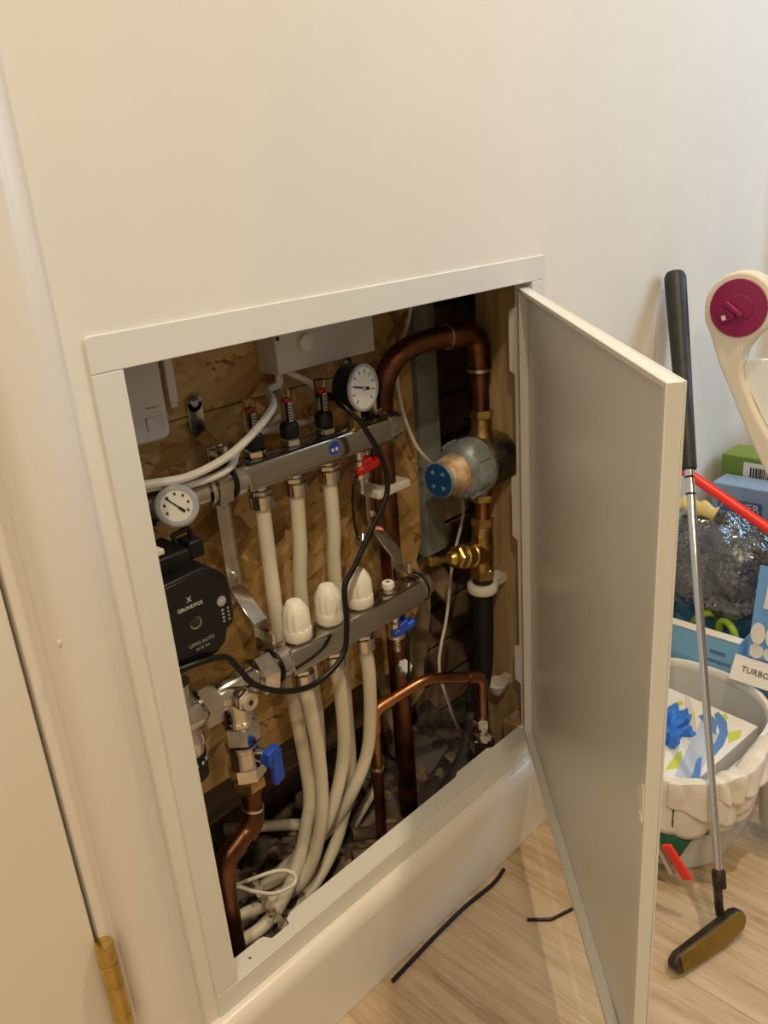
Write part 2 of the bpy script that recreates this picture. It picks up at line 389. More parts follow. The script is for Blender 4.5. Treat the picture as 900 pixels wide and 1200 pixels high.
# floor: oak planks laid square to the panel wall
fl = MB().box((-1.7, -3.3, FZ-.05), (2.9, .0, FZ-.006)).build('floor', 'dark', smooth=0); fl['kind'] = 'structure'
pw, pl = .19, 1.2
def plank_mesh(y0, y1):
    return MB().box((0, y0, FZ-.012), (pw-.0006, y1, FZ))
i = 0
x = -1.6-.035
while x < 2.9:
    off = (i*.43) % pl
    y = .0-off
    ys = [0.0]
    while y > -3.2:
        if y < -.15: ys.append(y)
        y -= pl
    ys.append(-3.2)
    for a, b in zip(ys[:-1], ys[1:]):
        mb = MB().box((x, b+.0003, FZ-.012), (x+pw-.0003, a, FZ))
        mb.build('plank', 'oak', fl, smooth=0, bevel=.0003, seg=1)
    x += pw; i += 1
# skirting board with rounded top
def skirting(x0, x1, name):
    t, top = .018, -.001
    prof = [(0, FZ+.001), (-t, FZ+.001), (-t, top-.020)]
    for k in range(7):
        a = math.radians(90*k/6); prof.append((-t+.014*(1-math.cos(a)), top-.020+.020*math.sin(a)))
    prof.append((0, top))
    mb = MB().prism(prof, (x0, 0, 0), Y, Z, x1-x0)
    o = mb.build(name, 'trim'); o['kind'] = 'structure'
skirting(-.022, 1.36, 'baseboard_back')
# architrave and door on the hinge side of the panel
prof = [(-.022, 0), (-.0225, -.009), (-.026, -.0125), (-.033, -.0135), (-.037, -.016), (-.042, -.0175), (-.066, -.0175), (-.073, -.0165), (-.078, -.013), (-.082, -.008), (-.083, 0)]
prof = [(a, c) for a, c in prof][::-1]
o = MB().prism(prof, (0, 0, FZ), X, Y, 2.0).build('trim_1', 'trim', smooth=50); o['kind'] = 'structure'
o = MB().box((-.0975, -.004, FZ), (-.082, .06, 1.87)).build('trim_2', 'trim', bevel=.001); o['kind'] = 'structure'
for k, (px, pz) in enumerate([(-.0745, .487), (-.0585, .297)]):   # chipped paint nicks on the architrave
    mb = MB().ball((px, -.0168, pz), .0016, 4, (1, .5, 2.2)); ob = mb.build('paint_chip', 'doorpaint', bpy.data.objects['trim_1'])
dr = struct('door_1', (-.5, .02, FZ))
MB().box((-.865, -.002, FZ+.006), (-.1005, .033, 1.86)).build('door_leaf', 'doorpaint', dr, bevel=.0015)
hg = MB()
hz0, hz1 = .115, .218
hp = (-.0975, -.0118)
MB().lathe((*hp, .1745), Z, [(.0080, 0), (.0086, .001), (.0086, .0195), (.0078, .0215), (.004, .022)], 20).build('hinge_knuckle', 'gold', dr)
for k, (za, zb) in enumerate(((.148, .1742), (.112, .1477), (.086, .1117))):
    MB().lathe((*hp, za), Z, [(.0080, 0), (.0086, .0007), (.0086, zb-za-.0007), (.0080, zb-za)], 20).build('hinge_knuckle', 'gold', dr)
MB().box((-.0998, -.010, .086), (-.0982, .0, .195)).build('hinge_leaf', 'gold', dr)

# ------------------------------------------------------------------ cavity behind the panel
o = MB().box((-.09, .0125, FZ-.05), (1.05, .42, FZ)).build('floor_cavity', 'soil', smooth=0); o['kind'] = 'structure'
bw = struct('wall_brick', (.5, .3, FZ))
MB().box((-.09, .305, FZ), (1.05, .40, 1.0)).build('mortar', 'mortar', bw, smooth=0)
bl, bh, g = .215, .065, .010
shared = []
for k in range(3):
    mb = MB().box((0, 0, 0), (bl, .1, bh))
    mb.v = [v+V((random.uniform(-.002, .002), random.uniform(-.003, .003), random.uniform(-.002, .002))) for v in mb.v]
    shared.append(mb.mesh('brick', 'brick', smooth=0))
for r in range(14):
    zz = FZ+.005+r*(bh+g)
    for c in range(6):
        xx = -.09+c*(bl+g)+(-.11 if r % 2 else 0)
        if xx+bl > 1.05 or xx+bl < .42: continue
        o = bpy.data.objects.new('brick', random.choice(shared)); COL.objects.link(o); o.parent = bw
        o.location = V((xx, .292+random.uniform(-.006, .004), zz))-V((.5, .3, FZ))
o = MB().box((-.09, .0125, FZ), (-.045, .40, 1.0)).build('wall_stud_left', 'pine', smooth=0); o['kind'] = 'structure'
o = MB().box((1.0, .0125, FZ), (1.05, .40, 1.0)).build('wall_stud_far', 'darkwood', smooth=0); o['kind'] = 'structure'
o = MB().box((-.09, .0125, .95), (1.05, .40, 1.0)).build('wall_head_plate', 'pine', smooth=0); o['kind'] = 'structure'
tag(MB().box((.612, .0135, FZ), (.657, .118, .95)).build('timber_stud', 'pine', bevel=.002),
    'pale pine upright stud beside the pressure reducing valve', 'timber')
tag(MB().box((.575, .013, FZ), (.612, .06, .02)).build('timber_block', 'pine', bevel=.002), 'short pine block at the foot of the stud under the copper elbow', 'timber')
# knot on stud
MB().ball((.6118, .05, .13), .006, 6, (.15, .7, 1)).build('knot', 'darkwood', bpy.data.objects['timber_stud'])
# strand boards
def osb_outline():
    low = [(-.044, .131), (.12, .133), (.25, .134), (.33, .150), (.40, .148), (.44, .135), (.470, .140), (.478, .175), (.492, .20), (.508, .222), (.516, .26), (.505, .29), (.517, .315), (.52, .40), (.519, .583), (-.044, .583)]
    return low
tag(MB().prism(osb_outline(), (0, .173, 0), X, Z, .018).build('strand_board', 'osb', smooth=0),
    'lower strand board behind the manifolds with a broken lower edge', 'board')
tag(MB().box((-.044, .155, .5845), (.522, .173, .945)).build('strand_board', 'osb', smooth=0), 'upper strand board behind the wiring box', 'board')
tag(MB().prism([(-.044, .055), (.24, .068), (.40, .060), (.40, .128), (-.044, .128)], (0, .20, 0), X, Z, .022).build('timber_rail', 'darkwood', smooth=0),
    'dark timber rail below the strand board', 'timber')
mb = MB().box((.533, .158, .285), (.5345, .205, .945)).box((.5345, .158, .285), (.574, .1592, .945)).box((.5735, .158, .285), (.575, .195, .945))
tag(mb.build('metal_stud', 'galv', smooth=0), 'grey galvanised channel stud right of the strand board', 'metal stud')

# ================================================================== access panel
ap = thing('access_panel', 'white steel access panel with its hinged door open into the room', 'access panel', (.3, 0, 0))
def flange(poly, name='frame_rail'):
    return MB().prism(poly, (0, .0, 0), X, Z, .0022).build(name, 'panel', ap, smooth=0, bevel=.0007, seg=2)
R_ = .004
def rc(cx, cz, a0): return [(cx+R_*math.cos(math.radians(a0+30*k)), cz+R_*math.sin(math.radians(a0+30*k))) for k in range(4)]
top = [(0, PH-FW-.0015), (PW, PH-FW-.0015)]+rc(PW-R_, PH-R_, 0)+rc(R_, PH-R_, 90)
flange(top); flange([(0, FW-.0), (0, 0), (PW, 0), (PW, FW)][::1])
flange([(0, FW+.0004), (FW, FW+.0004), (FW, PH-FW-.0018), (0, PH-FW-.0018)], 'frame_stile')
flange([(PW-FW, FW+.0004), (PW, FW+.0004), (PW, PH-FW-.0018), (PW-FW, PH-FW-.0018)], 'frame_stile')
# returns into the wall
d = .034
MB().prism([(OX0, 0), (OX1, 0), (OX1, .026), (.505, .026), (.497, .031), (.43, .031), (.42, .026), (.122, .025), (.112, .021), (.109, .013), (.084, .013), (.079, .022), (.074, .0235), (OX0, .024)], (0, 0, OZ0-.0012), X, Y, .0012).build('frame_return', 'panel', ap, smooth=0)
MB().box((OX0, 0, OZ1-.0015), (OX1, d, OZ1-.0003)).build('frame_return', 'panel', ap, smooth=0)
MB().box((OX0-.0012, 0, OZ0), (OX0, d, OZ1)).build('frame_return', 'panel', ap, smooth=0)
rt = MB().prism([(0, OZ0), (d*.7, OZ0), (d*.7, .10), (d, .105), (d, .16), (d*.75, .165), (d*.75, .33), (d, .335), (d, .42), (d*.75, .425), (d*.75, .56), (d, .565), (d, .64), (d*.7, .645), (d*.7, OZ1), (0, OZ1)], (OX1, 0, 0), Y, Z, .0012)
rt.build('frame_return', 'panel', ap, smooth=0)
mb = MB().cyl((.052, .011, OZ0+.0001), (.052, .011, OZ0+.0004), .0014); mb.build('screw_hole', 'printk', ap)
# door leaf: folded tray, built in its own frame (a along the width, n towards the inside)
ang = .783; hx, hy = .562, .0122; DL, DT, DZ0, DZ1 = .5395, .0125, .0239, .6697
da = V((-math.cos(ang), -math.sin(ang), 0)); dn = V((-math.sin(ang), math.cos(ang), 0)); dh = V((hx, hy, 0))
def dp(a, n, z): return dh+da*a+dn*n+Z*z
def dbox(a0, a1, n0, n1, z0, z1):
    return MB().obox(dp((a0+a1)/2, (n0+n1)/2, (z0+z1)/2), da, dn, Z, (a1-a0)/2, (n1-n0)/2, (z1-z0)/2)
rw = .010
def holed_leaf():
    mb = MB(); ha, hz, hr, hs = DL-.0185, .358, .0115, .0124; n0, n1 = -DT, -DT+.0015
    for (a0, a1, z0, z1) in ((0, ha-hs, DZ0, DZ1), (ha-hs, ha+hs, DZ0, hz-hs), (ha-hs, ha+hs, hz+hs, DZ1), (ha+hs, DL, DZ0, DZ1)):
        q = dbox(a0, a1, n0, n1, z0, z1); mb.add(q.v, q.f)
    n = 32; b = len(mb.v)
    for nn in (n0, n1):
        for k in range(n):
            t = 2*math.pi*k/n; c, sn = math.cos(t), math.sin(t); m_ = max(abs(c), abs(sn))
            mb.v.append(dp(ha+hr*c, nn, hz+hr*sn)); mb.v.append(dp(ha+hs*c/m_, nn, hz+hs*sn/m_))
    for k in range(n):
        q = (k+1) % n
        mb.f.append((b+2*k, b+2*k+1, b+2*q+1, b+2*q)); mb.f.append((b+2*n+2*k, b+2*n+2*q, b+2*n+2*q+1, b+2*n+2*k+1)); mb.f.append((b+2*k, b+2*q, b+2*n+2*q, b+2*n+2*k))
    return mb
leaf = holed_leaf().build('door_leaf', 'panel', ap, smooth=0)
for (a0, a1, z0, z1) in ((0, rw, DZ0, DZ1), (DL-.006, DL, DZ0, DZ1), (rw, DL-.006, DZ0, DZ0+rw), (rw, DL-.006, DZ1-.005, DZ1)):
    dbox(a0, a1, -DT+.0015, 0, z0, z1).build('folded_rim', 'panel', leaf, bevel=.0008)
lkp = [dp(DL-.0006-.0125*math.sin(math.pi*k/16), .0002, .359-.0125*math.cos(math.pi*k/16)) for k in range(17)]
lm_ = MB(); nl = len(lkp); lm_.v = lkp+[p+dn*.0012 for p in lkp]; lm_.f = [tuple(reversed(range(nl))), tuple(range(nl, 2*nl))]+[(k, (k+1) % nl, nl+(k+1) % nl, nl+k) for k in range(nl)]
lm_.build('lock_hole_bright', 'cap', leaf)  # white half disc added in place of the bright view through a hole
MB().obox(dp(DL-.004, .0006, .342), da, dn, Z, .0026, .0014, .004).build('catch', 'cap', leaf, bevel=.0005)
for zz in (DZ0+.006, DZ1-.006):
    MB().lathe(dp(.005, 0, zz), dn, [(.0022, 0), (.0022, .0004)], 12).build('rivet', 'solder', leaf)

# ================================================================== manifolds
def bar_profile(wd, ht): return rrect(wd, ht, .006, 3)
FM = [.211, .260, .310]     # flow meter / port positions
def nut_ring(mb, c, ax, r, h, n=6, rot=0): return mb.hexnut(V(c), V(c)+V(ax)*h, r, rot, n)
# ---- upper (flow) manifold
UY, UZ = .100, .5225
um = thing('flow_manifold', 'upper stainless manifold bar with three clear flow meters', 'manifold', (.29, UY, UZ))
bar = MB().prism(bar_profile(.038, .031), (.186, UY, UZ), Y, Z, .212).build('bar', 'steel', um, bevel=.001)
MB().prism(circle(.008, 20), (.3055, UY-.0190, UZ+.0025), X, Z, .0004).build('sticker', 'blue', bar)
for q in (-.003, .0032): MB().prism(rrect(.0035, .004, .001, 2, q, 0), (.3055, UY-.0194, UZ+.001), X, Z, .0003).build('sticker_mark', 'whitecard', bar)
def end_fit(parent, x0, y, z, sgn):
    MB().lathe((x0, y, z), X*sgn, [(.0165, 0), (.0165, .006), (.019, .007), (.019, .012), (.0165, .013), (.0165, .018)], 24).build('collar', 'chrome', parent)
    MB().lathe((x0+sgn*.0125, y, z), X*sgn, [(.0197, 0), (.0197, .003)], 24).build('seal_ring', 'black', parent)
end_fit(um, .186, UY, UZ, -1)
MB().lathe((.398, UY, UZ), X, [(.0165, 0), (.0165, .006), (.0195, .007), (.0195, .016), (.0165, .018), (.0165, .026), (.015, .028)], 24).build('end_cap', 'chrome', um)
MB().hexnut((.167, UY, UZ), (.146, UY, UZ), .0235, .3).build('union_nut', 'chrome', um)
MB().lathe((.148, UY, UZ-.001), -X, [(.019, 0), (.019, .006), (.0155, .008), (.0155, .10)], 24).build('inlet_pipe', 'chrome', um)
MB().lathe((.098, UY, UZ), -X, [(.020, 0), (.020, .035)], 24).build('tee', 'chrome', um)
for i, x0 in enumerate(FM):
    fm = MB().hexnut((x0, UY, UZ+.0155), (x0, UY, UZ+.0245), .0125, .2*i).build('flow_meter', 'chrome', um)
    MB().lathe((x0, UY, UZ+.0245), Z, [(.0085, 0), (.0105, .002), (.0105, .013), (.0095, .015), (.007, .018)], 20).build('collar', 'black', fm)
    MB().lathe((x0, UY, UZ+.040), Z, [(.0072, 0), (.0072, .036), (.0066, .038)], 20).build('sight_tube', 'glass', fm)
    MB().lathe((x0, UY, UZ+.041), Z, [(.0016, 0), (.0016, .028)], 8).build('stem', 'blackm', fm)
    MB().lathe((x0, UY, UZ+.064), Z, [(.0045, 0), (.0045, .004)], 14).build('indicator', 'red', fm)
    MB().prism([(-.0028, 0), (.0028, 0), (.0028, .020), (-.0028, .020)], (x0, UY-.0055, UZ+.043), X, Z, .0006).build('scale_strip', 'dial', fm)
    for k in range(6):
        MB().prism([(-.0024, 0), (.0024, 0), (.0024, .0012), (-.0024, .0012)], (x0, UY-.0057, UZ+.0445+k*.003), X, Z, .0007).build('scale_mark', 'printk', fm)
    pf = MB().lathe((x0, UY, UZ-.0155), -Z, [(.009, 0), (.009, .007)], 20).build('port_fitting', 'chrome', um)
    MB().hexnut((x0, UY, UZ-.0205), (x0, UY, UZ-.0235-.004), .0125, .3).build('port_nut', 'chrome', pf)
    MB().lathe((x0, UY, UZ-.027), -Z, [(.0125, 0), (.0135, .001), (.0135, .014), (.0125, .015)], 12).build('compression_nut', 'chrome', pf)
# ---- lower (return) manifold
LY, LZ = .060, .317
lm = thing('return_manifold', 'lower stainless manifold bar with three white screw caps', 'manifold', (.29, LY, LZ))
MB().prism(bar_profile(.038, .031), (.183, LY, LZ), Y, Z, .212).build('bar', 'steel', lm, bevel=.001)
end_fit(lm, .183, LY, LZ, -1)
MB().lathe((.395, LY, LZ), X, [(.0165, 0), (.0165, .005), (.0195, .006), (.0195, .014), (.0165, .015), (.0165, .022), (.015, .024)], 24).build('end_cap', 'chrome', lm)
MB().lathe((.403, LY, LZ), X, [(.0200, 0), (.0200, .003)], 24).build('seal_ring', 'black', lm)
MB().hexnut((.164, LY, LZ), (.140, LY, LZ), .0235, .3).build('union_nut', 'chrome', lm)
LP = [.207, .255, .304]
for i, x0 in enumerate(LP):
    cp = MB()
    zc = LZ+.0155
    MB().lathe((x0, LY, zc), Z, [(.012, 0), (.012, .003)], 20).build('cap_seat', 'chrome', lm)
    base = MB().lathe((x0, LY, zc+.003), Z, [(.0155, 0), (.0162, .001), (.0162, .012), (.0155, .0135)], 28).build('screw_cap', 'cap', lm)
    mb = MB(); nn = 48; prof = [(.0150, .0135), (.0150, .0305), (.0128, .0375), (.0092, .0435), (.0080, .0450), (.0060, .0455)]
    b0 = 0
    for j, (r, h) in enumerate(prof):
        for k in range(nn):
            a = 2*math.pi*k/nn; rr = r*(1+(.04 if (k//2) % 2 else -.03)*(1 if j < 2 else .35))
            mb.v.append(V((x0+rr*math.cos(a), LY+rr*math.sin(a), zc+.003+h)))
    for j in range(len(prof)-1):
        for k in range(nn):
            q = (k+1) % nn; mb.f.append((j*nn+k, j*nn+q, (j+1)*nn+q, (j+1)*nn+k))
    mb.f.append(tuple((len(prof)-1)*nn+k for k in range(nn)))
    mb.build('knurled_dome', 'cap', base, smooth=28)
    if i == 2:
        MB().prism([(-.011, 0), (.011, 0), (.0075, .0155), (-.0075, .0155)], (x0-.002, LY-.0015, zc+.034), (V((.8, .6, 0))), Z, .003).build('ridge', 'cap', base, bevel=.001)
    pf = MB().lathe((x0, LY, LZ-.0155), -Z, [(.010, 0), (.010, .008)], 20).build('port_fitting', 'chrome', lm)
    MB().hexnut((x0, LY, LZ-.020), (x0, LY, LZ-.026), .0125, .1).build('port_nut', 'chrome', pf)
    MB().lathe((x0, LY, LZ-.0255), -Z, [(.0125, 0), (.0138, .001), (.0138, .016), (.0125, .017)], 12).build('compression_nut', 'chrome', pf)
pg = MB().hexnut((.352, LY, LZ+.0155), (.352, LY, LZ+.0185), .0125, .2).build('air_vent', 'chrome', lm)
MB().lathe((.352, LY, LZ+.0185), Z, [(.0055, 0), (.0055, .003), (.0078, .003), (.0078, .009), (.007, .010)], 8).build('vent_cap', 'cap', pg)
MB().lathe((.352, LY, LZ+.0285), Z, [(.002, 0), (.002, .0004)], 8).build('vent_hole', 'printk', pg)
# ---- brackets: folded steel strip screwed to the board with a clamp for each bar
def bracket(bx, label):
    t = thing('manifold_bracket', label, 'bracket', (bx, .155, .58), 'manifold brackets')
    P = [(.1535, .597), (.1535, .566), (.128, .552), (.128, .390), (.090, .357), (.090, .300)]
    hw, th = .0095, .0025
    mb = MB()
    for j in range(len(P)-1):
        a = V((bx, *P[j])); b = V((bx, *P[j+1])); dd = (b-a).normalized(); nn = X.cross(dd)
        mb.obox((a+b)/2, X, dd, nn, hw, (b-a).length/2+.0008, th/2)
    mb.build('strip', 'chrome', t, bevel=.0006)
    MB().prism(circle(hw, 20), (bx, .1535+th/2, .597), X, Z, th).build('ear', 'chrome', t)
    for (yy, zz) in ((.152, .597), (.1265, .488), (.1265, .405)):
        MB().lathe((bx, yy, zz), -Y, [(.0048, 0), (.0048, .0012), (.003, .0028)], 14).build('screw', 'solder', t)
    for (yy, zz, r) in ((UY, UZ, .0178), (LY, LZ, .0178)):
        ring = []
        c = MB()
        for k in range(21):
            a = math.radians(-160+320*k/20); ring.append((math.cos(a)*r, math.sin(a)*r))
        for k in range(20):
            (a0, b0), (a1, b1) = ring[k], ring[k+1]
            mid = V((bx, yy-(a0+a1)/2, zz+(b0+b1)/2)); dd = V((0, -(a1-a0), b1-b0)).normalized()
            c.obox(mid, X, dd, X.cross(dd), .0065, .0033, .0011)
        c.build('clamp', 'chrome', t)
        MB().cyl((bx-.001, yy+.008, zz+.019), (bx-.001, yy+.008, zz+.034), .0042, n=12).build('clamp_bolt', 'solder', t)
        MB().obox((bx, yy+.016, zz+.022), X, Y, Z, .0065, .014, .0012).build('clamp_arm', 'chrome', t)
    return t
bracket(.180, 'folded steel bracket holding the manifold bars by their union nuts')
bracket(.400, 'folded steel bracket holding the capped ends of the manifold bars')

# ---- pipes in cream plastic, one object each
def pex(pts, label, r=.0085, m='pex', name='plastic_pipe', cat='pipe', group='cream heating pipes', k=8, n=14):
    o = MB().tube(catmull(pts, k), r, n).build(name, m); return tag(o, label, cat, group)
uz = UZ-.030
pex([(FM[0], UY, uz), (.2105, .100, .42), (.2115, .102, .33), (.217, .103, .255), (.224, .103, .17), (.226, .103, .084), (.213, .102, .040), (.195, .101, .002), (.172, .101, -.030), (.142, .104, -.056), (.108, .113, -.068), (.05, .14, -.078), (.0, .16, -.08)],
    'cream plastic pipe dropping from the first flow meter beside the union nut')
pex([(FM[1], UY, uz), (.2575, .102, .42), (.256, .110, .36), (.262, .118, .26), (.268, .122, .17), (.264, .126, .09), (.248, .130, .03), (.222, .138, -.030), (.18, .150, -.078), (.12, .16, -.098), (.02, .17, -.105)],
    'cream plastic pipe dropping from the middle flow meter')
pex([(FM[2], UY, uz), (.3105, .102, .42), (.310, .108, .37), (.311, .113, .25), (.309, .112, .15), (.302, .110, .06), (.282, .112, .0), (.255, .114, -.045), (.215, .118, -.078), (.16, .125, -.096), (.08, .135, -.104), (.0, .14, -.105)],
    'cream plastic pipe dropping from the flow meter next to the pressure gauge')
lz = LZ-.036
pex([(LP[0], LY, lz), (.212, .062, .24), (.221, .068, .18), (.225, .076, .10), (.220, .082, .045), (.207, .088, .0), (.188, .100, -.035), (.163, .122, -.055), (.126, .141, -.063), (.06, .165, -.070), (.0, .18, -.072)],
    'cream plastic pipe under the screw cap nearest the union nut')
pex([(LP[1], LY, lz), (.264, .066, .235), (.271, .076, .165), (.271, .085, .115), (.257, .092, .062), (.236, .100, .018), (.208, .118, -.022), (.178, .143, -.048), (.140, .168, -.058), (.07, .195, -.065), (.0, .21, -.068)],
    'cream plastic pipe under the middle screw cap')
pex([(LP[2], LY, lz), (.311, .064, .235), (.317, .076, .16), (.312, .085, .10), (.290, .098, .045), (.268, .120, -.005), (.244, .152, -.050), (.20, .178, -.080), (.13, .19, -.096), (.05, .20, -.10)],
    'cream plastic pipe under the screw cap beside the air vent')
pex([(.200, .286, -.060), (.231, .255, -.059), (.277, .200, -.057), (.318, .158, -.075)], 'cream plastic pipe lying level across the rubble at the back', n=12)
pex([(.430, .20, -.06), (.405, .17, -.045), (.37, .16, -.055), (.345, .17, -.09)], 'cream plastic pipe end arching out of the rubble by the copper pipes', r=.007, n=10)

# ---- dials
pgau = thing('pressure_gauge', 'black cased pressure gauge with white dial above the upper manifold', 'gauge', (.345, .085, .557))
gc = V((.345, .068, .587)); gd = V((.14, -.99, .03)).normalized()
MB().lathe(gc, -gd, [(.0245, .0005), (.0265, .001), (.0265, .022), (.022, .027), (.008, .028)], 32).build('case', 'black', pgau)
gu = X.copy(); gu = (gu-gd*gu.dot(gd)).normalized(); gv = gd.cross(gu)*-1
if gv.z < 0: gv = -gv
MB().lathe(gc, gd, [(.0265, -.001), (.0265, .002), (.0235, .0022), (.0235, .0008)], 32, cap=(False, False)).build('bezel', 'bezel', pgau)
dial = MB().lathe(gc, gd, [(.0240, 0), (.0240, .0008)], 32).build('dial', 'dial', pgau)
for k in range(10):
    a = math.radians(225-30*k); c = gc+gd*.0009+(gu*math.cos(a)+gv*math.sin(a))*.0185
    MB().obox(c, gu*math.cos(a)+gv*math.sin(a), gu*-math.sin(a)+gv*math.cos(a), gd, .0022, .0006, .0002).build('tick', 'printk', dial)
a = math.radians(165); nd = gu*math.cos(a)+gv*math.sin(a)
MB().obox(gc+gd*.0016+nd*.004, nd, gd.cross(nd), gd, .0135, .0009, .0004).build('needle', 'printk', dial)
MB().obox(gc+gd*.0016-nd*.007, nd, gd.cross(nd), gd, .003, .0017, .0004).build('needle_tail', 'printk', dial)
MB().lathe(gc+gd*.001, gd, [(.0028, 0), (.0028, .0012)], 14).build('hub', 'bezel', dial)
MB().hexnut((.345, .085, UZ+.014), (.345, .085, .562), .008, .2).build('stem', 'brass', pgau)
tgau = thing('temperature_gauge', 'small round thermometer with grey bezel on the left end of the upper manifold', 'gauge', (.087, .06, .513))
tc = V((.089, .064, .529)); td = V((-.52, -.78, .34)).normalized()
MB().lathe(tc, td, [(.0185, -.012), (.0205, -.010), (.0205, .0), (.0185, .002), (.0150, .002), (.0150, .0008)], 32, cap=(True, False)).build('bezel', 'bezel', tgau)
tdial = MB().lathe(tc, td, [(.0155, 0), (.0155, .001)], 32).build('dial', 'dial', tgau)
tu = (X-td*X.dot(td)).normalized(); tv = tu.cross(-td).normalized()
if tv.z < 0: tv = -tv
for k in range(7):
    a = math.radians(200-40*k); c = tc+td*.0012+(tu*math.cos(a)+tv*math.sin(a))*.0112
    MB().obox(c, tu, tv, td, .0011, .0013, .0002).build('numeral_mark', 'printk', tdial)
a = math.radians(125); nd = tu*math.cos(a)+tv*math.sin(a)
MB().obox(tc+td*.0018+nd*.002, nd, td.cross(nd), td, .0105, .0007, .0003).build('needle', 'printk', tdial)
MB().obox(tc+td*.0018-nd*.006, nd, td.cross(nd), td, .0035, .0013, .0003).build('needle_tail', 'printk', tdial)
MB().cyl(tc-td*.010, tc-td*.034, .006).build('stem', 'chrome', tgau)

# ---- wiring box, receiver, trunking
wb = thing('wiring_box', 'grey white plastic wiring box on the strand board with cables beneath', 'box', (.345, .155, .611))
MB().box((.270, .120, .611), (.420, .155, .72)).build('body', 'greybox', wb, bevel=.0015)
MB().lathe((.312, .1195, .640), -Y, [(.010, 0), (.009, .003), (.005, .004)], 16).build('cover_screw', 'white', wb)
MB().lathe((.2735, .1195, .650), -Y, [(.0025, 0), (.0025, .0006)], 10).build('fixing_hole', 'printk', wb)
rv = thing('heating_receiver', 'flat pale plastic receiver with one square button', 'receiver', (.075, .155, .578))
MB().prism(rrect(.10, .17, .008, 4, .078, .663), (0, .140, 0), X, Z, .02).warp(lambda v: v).build('body', 'greybox', rv, bevel=.002)
fy = .140-.0203
btn = MB().prism(rrect(.017, .012, .002, 3, .1125, .596), (0, fy, 0), X, Z, .0006).build('button', 'greybox', rv, bevel=.0002)
for (a0, a1, b0, b1) in ((.1035, .1215, .5898, .5904), (.1035, .1215, .6016, .6022), (.1035, .1041, .5898, .6022), (.1209, .1215, .5898, .6022)):
    MB().box((a0, fy-.0004, b0), (a1, fy, b1)).build('button_outline', 'print', rv, smooth=0)
text('lettering', 'Room 2', .0042, (.1125, fy-.0001, .6115), X, Z, 'print', rv)
MB().prism(circle(.0006, 8), (.1125, fy, .607), X, Z, .0003).build('status_light', 'print', rv)
tag(MB().box((.149, .147, .604), (.159, .155, .72)).box((.150, .148, .5985), (.158, .1545, .604)).build('cable_trunking', 'white', bevel=.001), 'short white trunking stub beside the receiver', 'trunking')
# ---- white cables
def cable(pts, label, r=.003, m='cable', name='cable', group=None, k=8, n=8):
    o = MB().tube(catmull(pts, k), r, n).build(name, m); return tag(o, label, 'cable', group)
cable([(.02, .075, .560), (.070, .075, .554), (.111, .072, .550), (.157, .072, .557), (.196, .076, .572), (.226, .082, .588), (.246, .105, .592), (.262, .132, .595), (.285, .140, .598), (.288, .145, .614)], 'thick white cable arching over the union nut up to the wiring box', .0042)
cable([(.02, .080, .552), (.074, .080, .548), (.120, .079, .539), (.163, .080, .542), (.207, .118, .549), (.25, .130, .552), (.29, .130, .550), (.318, .128, .549), (.333, .126, .563), (.325, .130, .588), (.300, .138, .606), (.296, .140, .614)], 'white cable looping behind the flow meters below the other', .0036)
cable([(.282, .138, .614), (.281, .136, .59), (.278, .135, .565), (.25, .14, .55)], 'short white cable dropping straight from the wiring box', .003)

# ---- pump
pm = thing('circulation_pump', 'black circulation pump head with printed face beside the manifolds', 'pump', (.07, .08, .36))
pc = V((.070, .034, .4245))
half = [(-.05, .046), (.018, .0495), (.0265, .046), (.030, .0395), (.0385, .036), (.0425, .029), (.0445, .015), (.0445, -.010), (.0425, -.019), (.034, -.023), (.032, -.030), (.030, -.036), (.020, -.0425), (.004, -.0465), (-.02, -.0475), (-.032, -.044), (-.05, -.042)]
def sc2(P, s): return [(a*s, b*s) for a, b in P]
MB().prism(half, pc+V((0, .038, 0)), X, Z, .038).build('housing', 'black', pm, bevel=.003, seg=3)
fp = MB().prism(sc2(half, .94), pc+V((0, .0, 0)), X, Z, .0012).build('face_plate', 'pumpface', pm, bevel=.0005)
py = pc.y-.0014
MB().prism(circle(.0062, 20), (pc.x, py+.0003, pc.z-.001), X, Z, .0004).build('bleed_screw_ring', 'solder', fp)
MB().prism(circle(.0054, 20), (pc.x-.0004, py, pc.z-.0002), X, Z, .0006).build('bleed_screw', 'printk', fp)
text('lettering', 'GRUNDFOS', .0052, (pc.x-.003, py, pc.z+.017), X, Z, 'printw', fp)
text('emblem', 'X', .0075, (pc.x-.003, py, pc.z+.0245), X, Z, 'printw', fp)
text('lettering', 'UPM3 AUTO', .0052, (pc.x+.003, py, pc.z-.0225), X, Z, 'print', fp)
text('lettering', '25-70 130', .0036, (pc.x+.003, py, pc.z-.0285), X, Z, 'print', fp)
MB().prism(circle(.0052, 20), (pc.x+.031, py+.0002, pc.z+.009), X, Z, .0004).build('tick_badge', 'print', fp)
text('tick', 'V', .006, (pc.x+.031, py-.0002, pc.z+.009), X, Z, 'printw', fp)
for k in range(4):
    for q, wq in ((.0305, .0028), (.0368, .0022)): MB().prism(rrect(wq, .0022, .0004, 2), (pc.x+q, py, pc.z-.0005-k*.0040), X, Z, .0002).build('printed_mark', 'print', fp)
MB().box((.02, .05, .468), (.088, .10, .490)).build('control_box', 'black', pm, bevel=.003)
MB().tube(fillet([(.085, .062, .484), (.077, .062, .503), (.097, .062, .505), (.096, .062, .484)], .004), .0026, 8).build('plug_clip', 'black', pm)
MB().box((.088, .052, .476), (.104, .075, .494)).build('plug', 'black', pm, bevel=.002)
for k in range(3):
    MB().box((.030+k*.012, .052, .4905+k*.001), (.038+k*.012, .064, .496+k*.001)).build('terminal', 'whitecard', pm, bevel=.001)
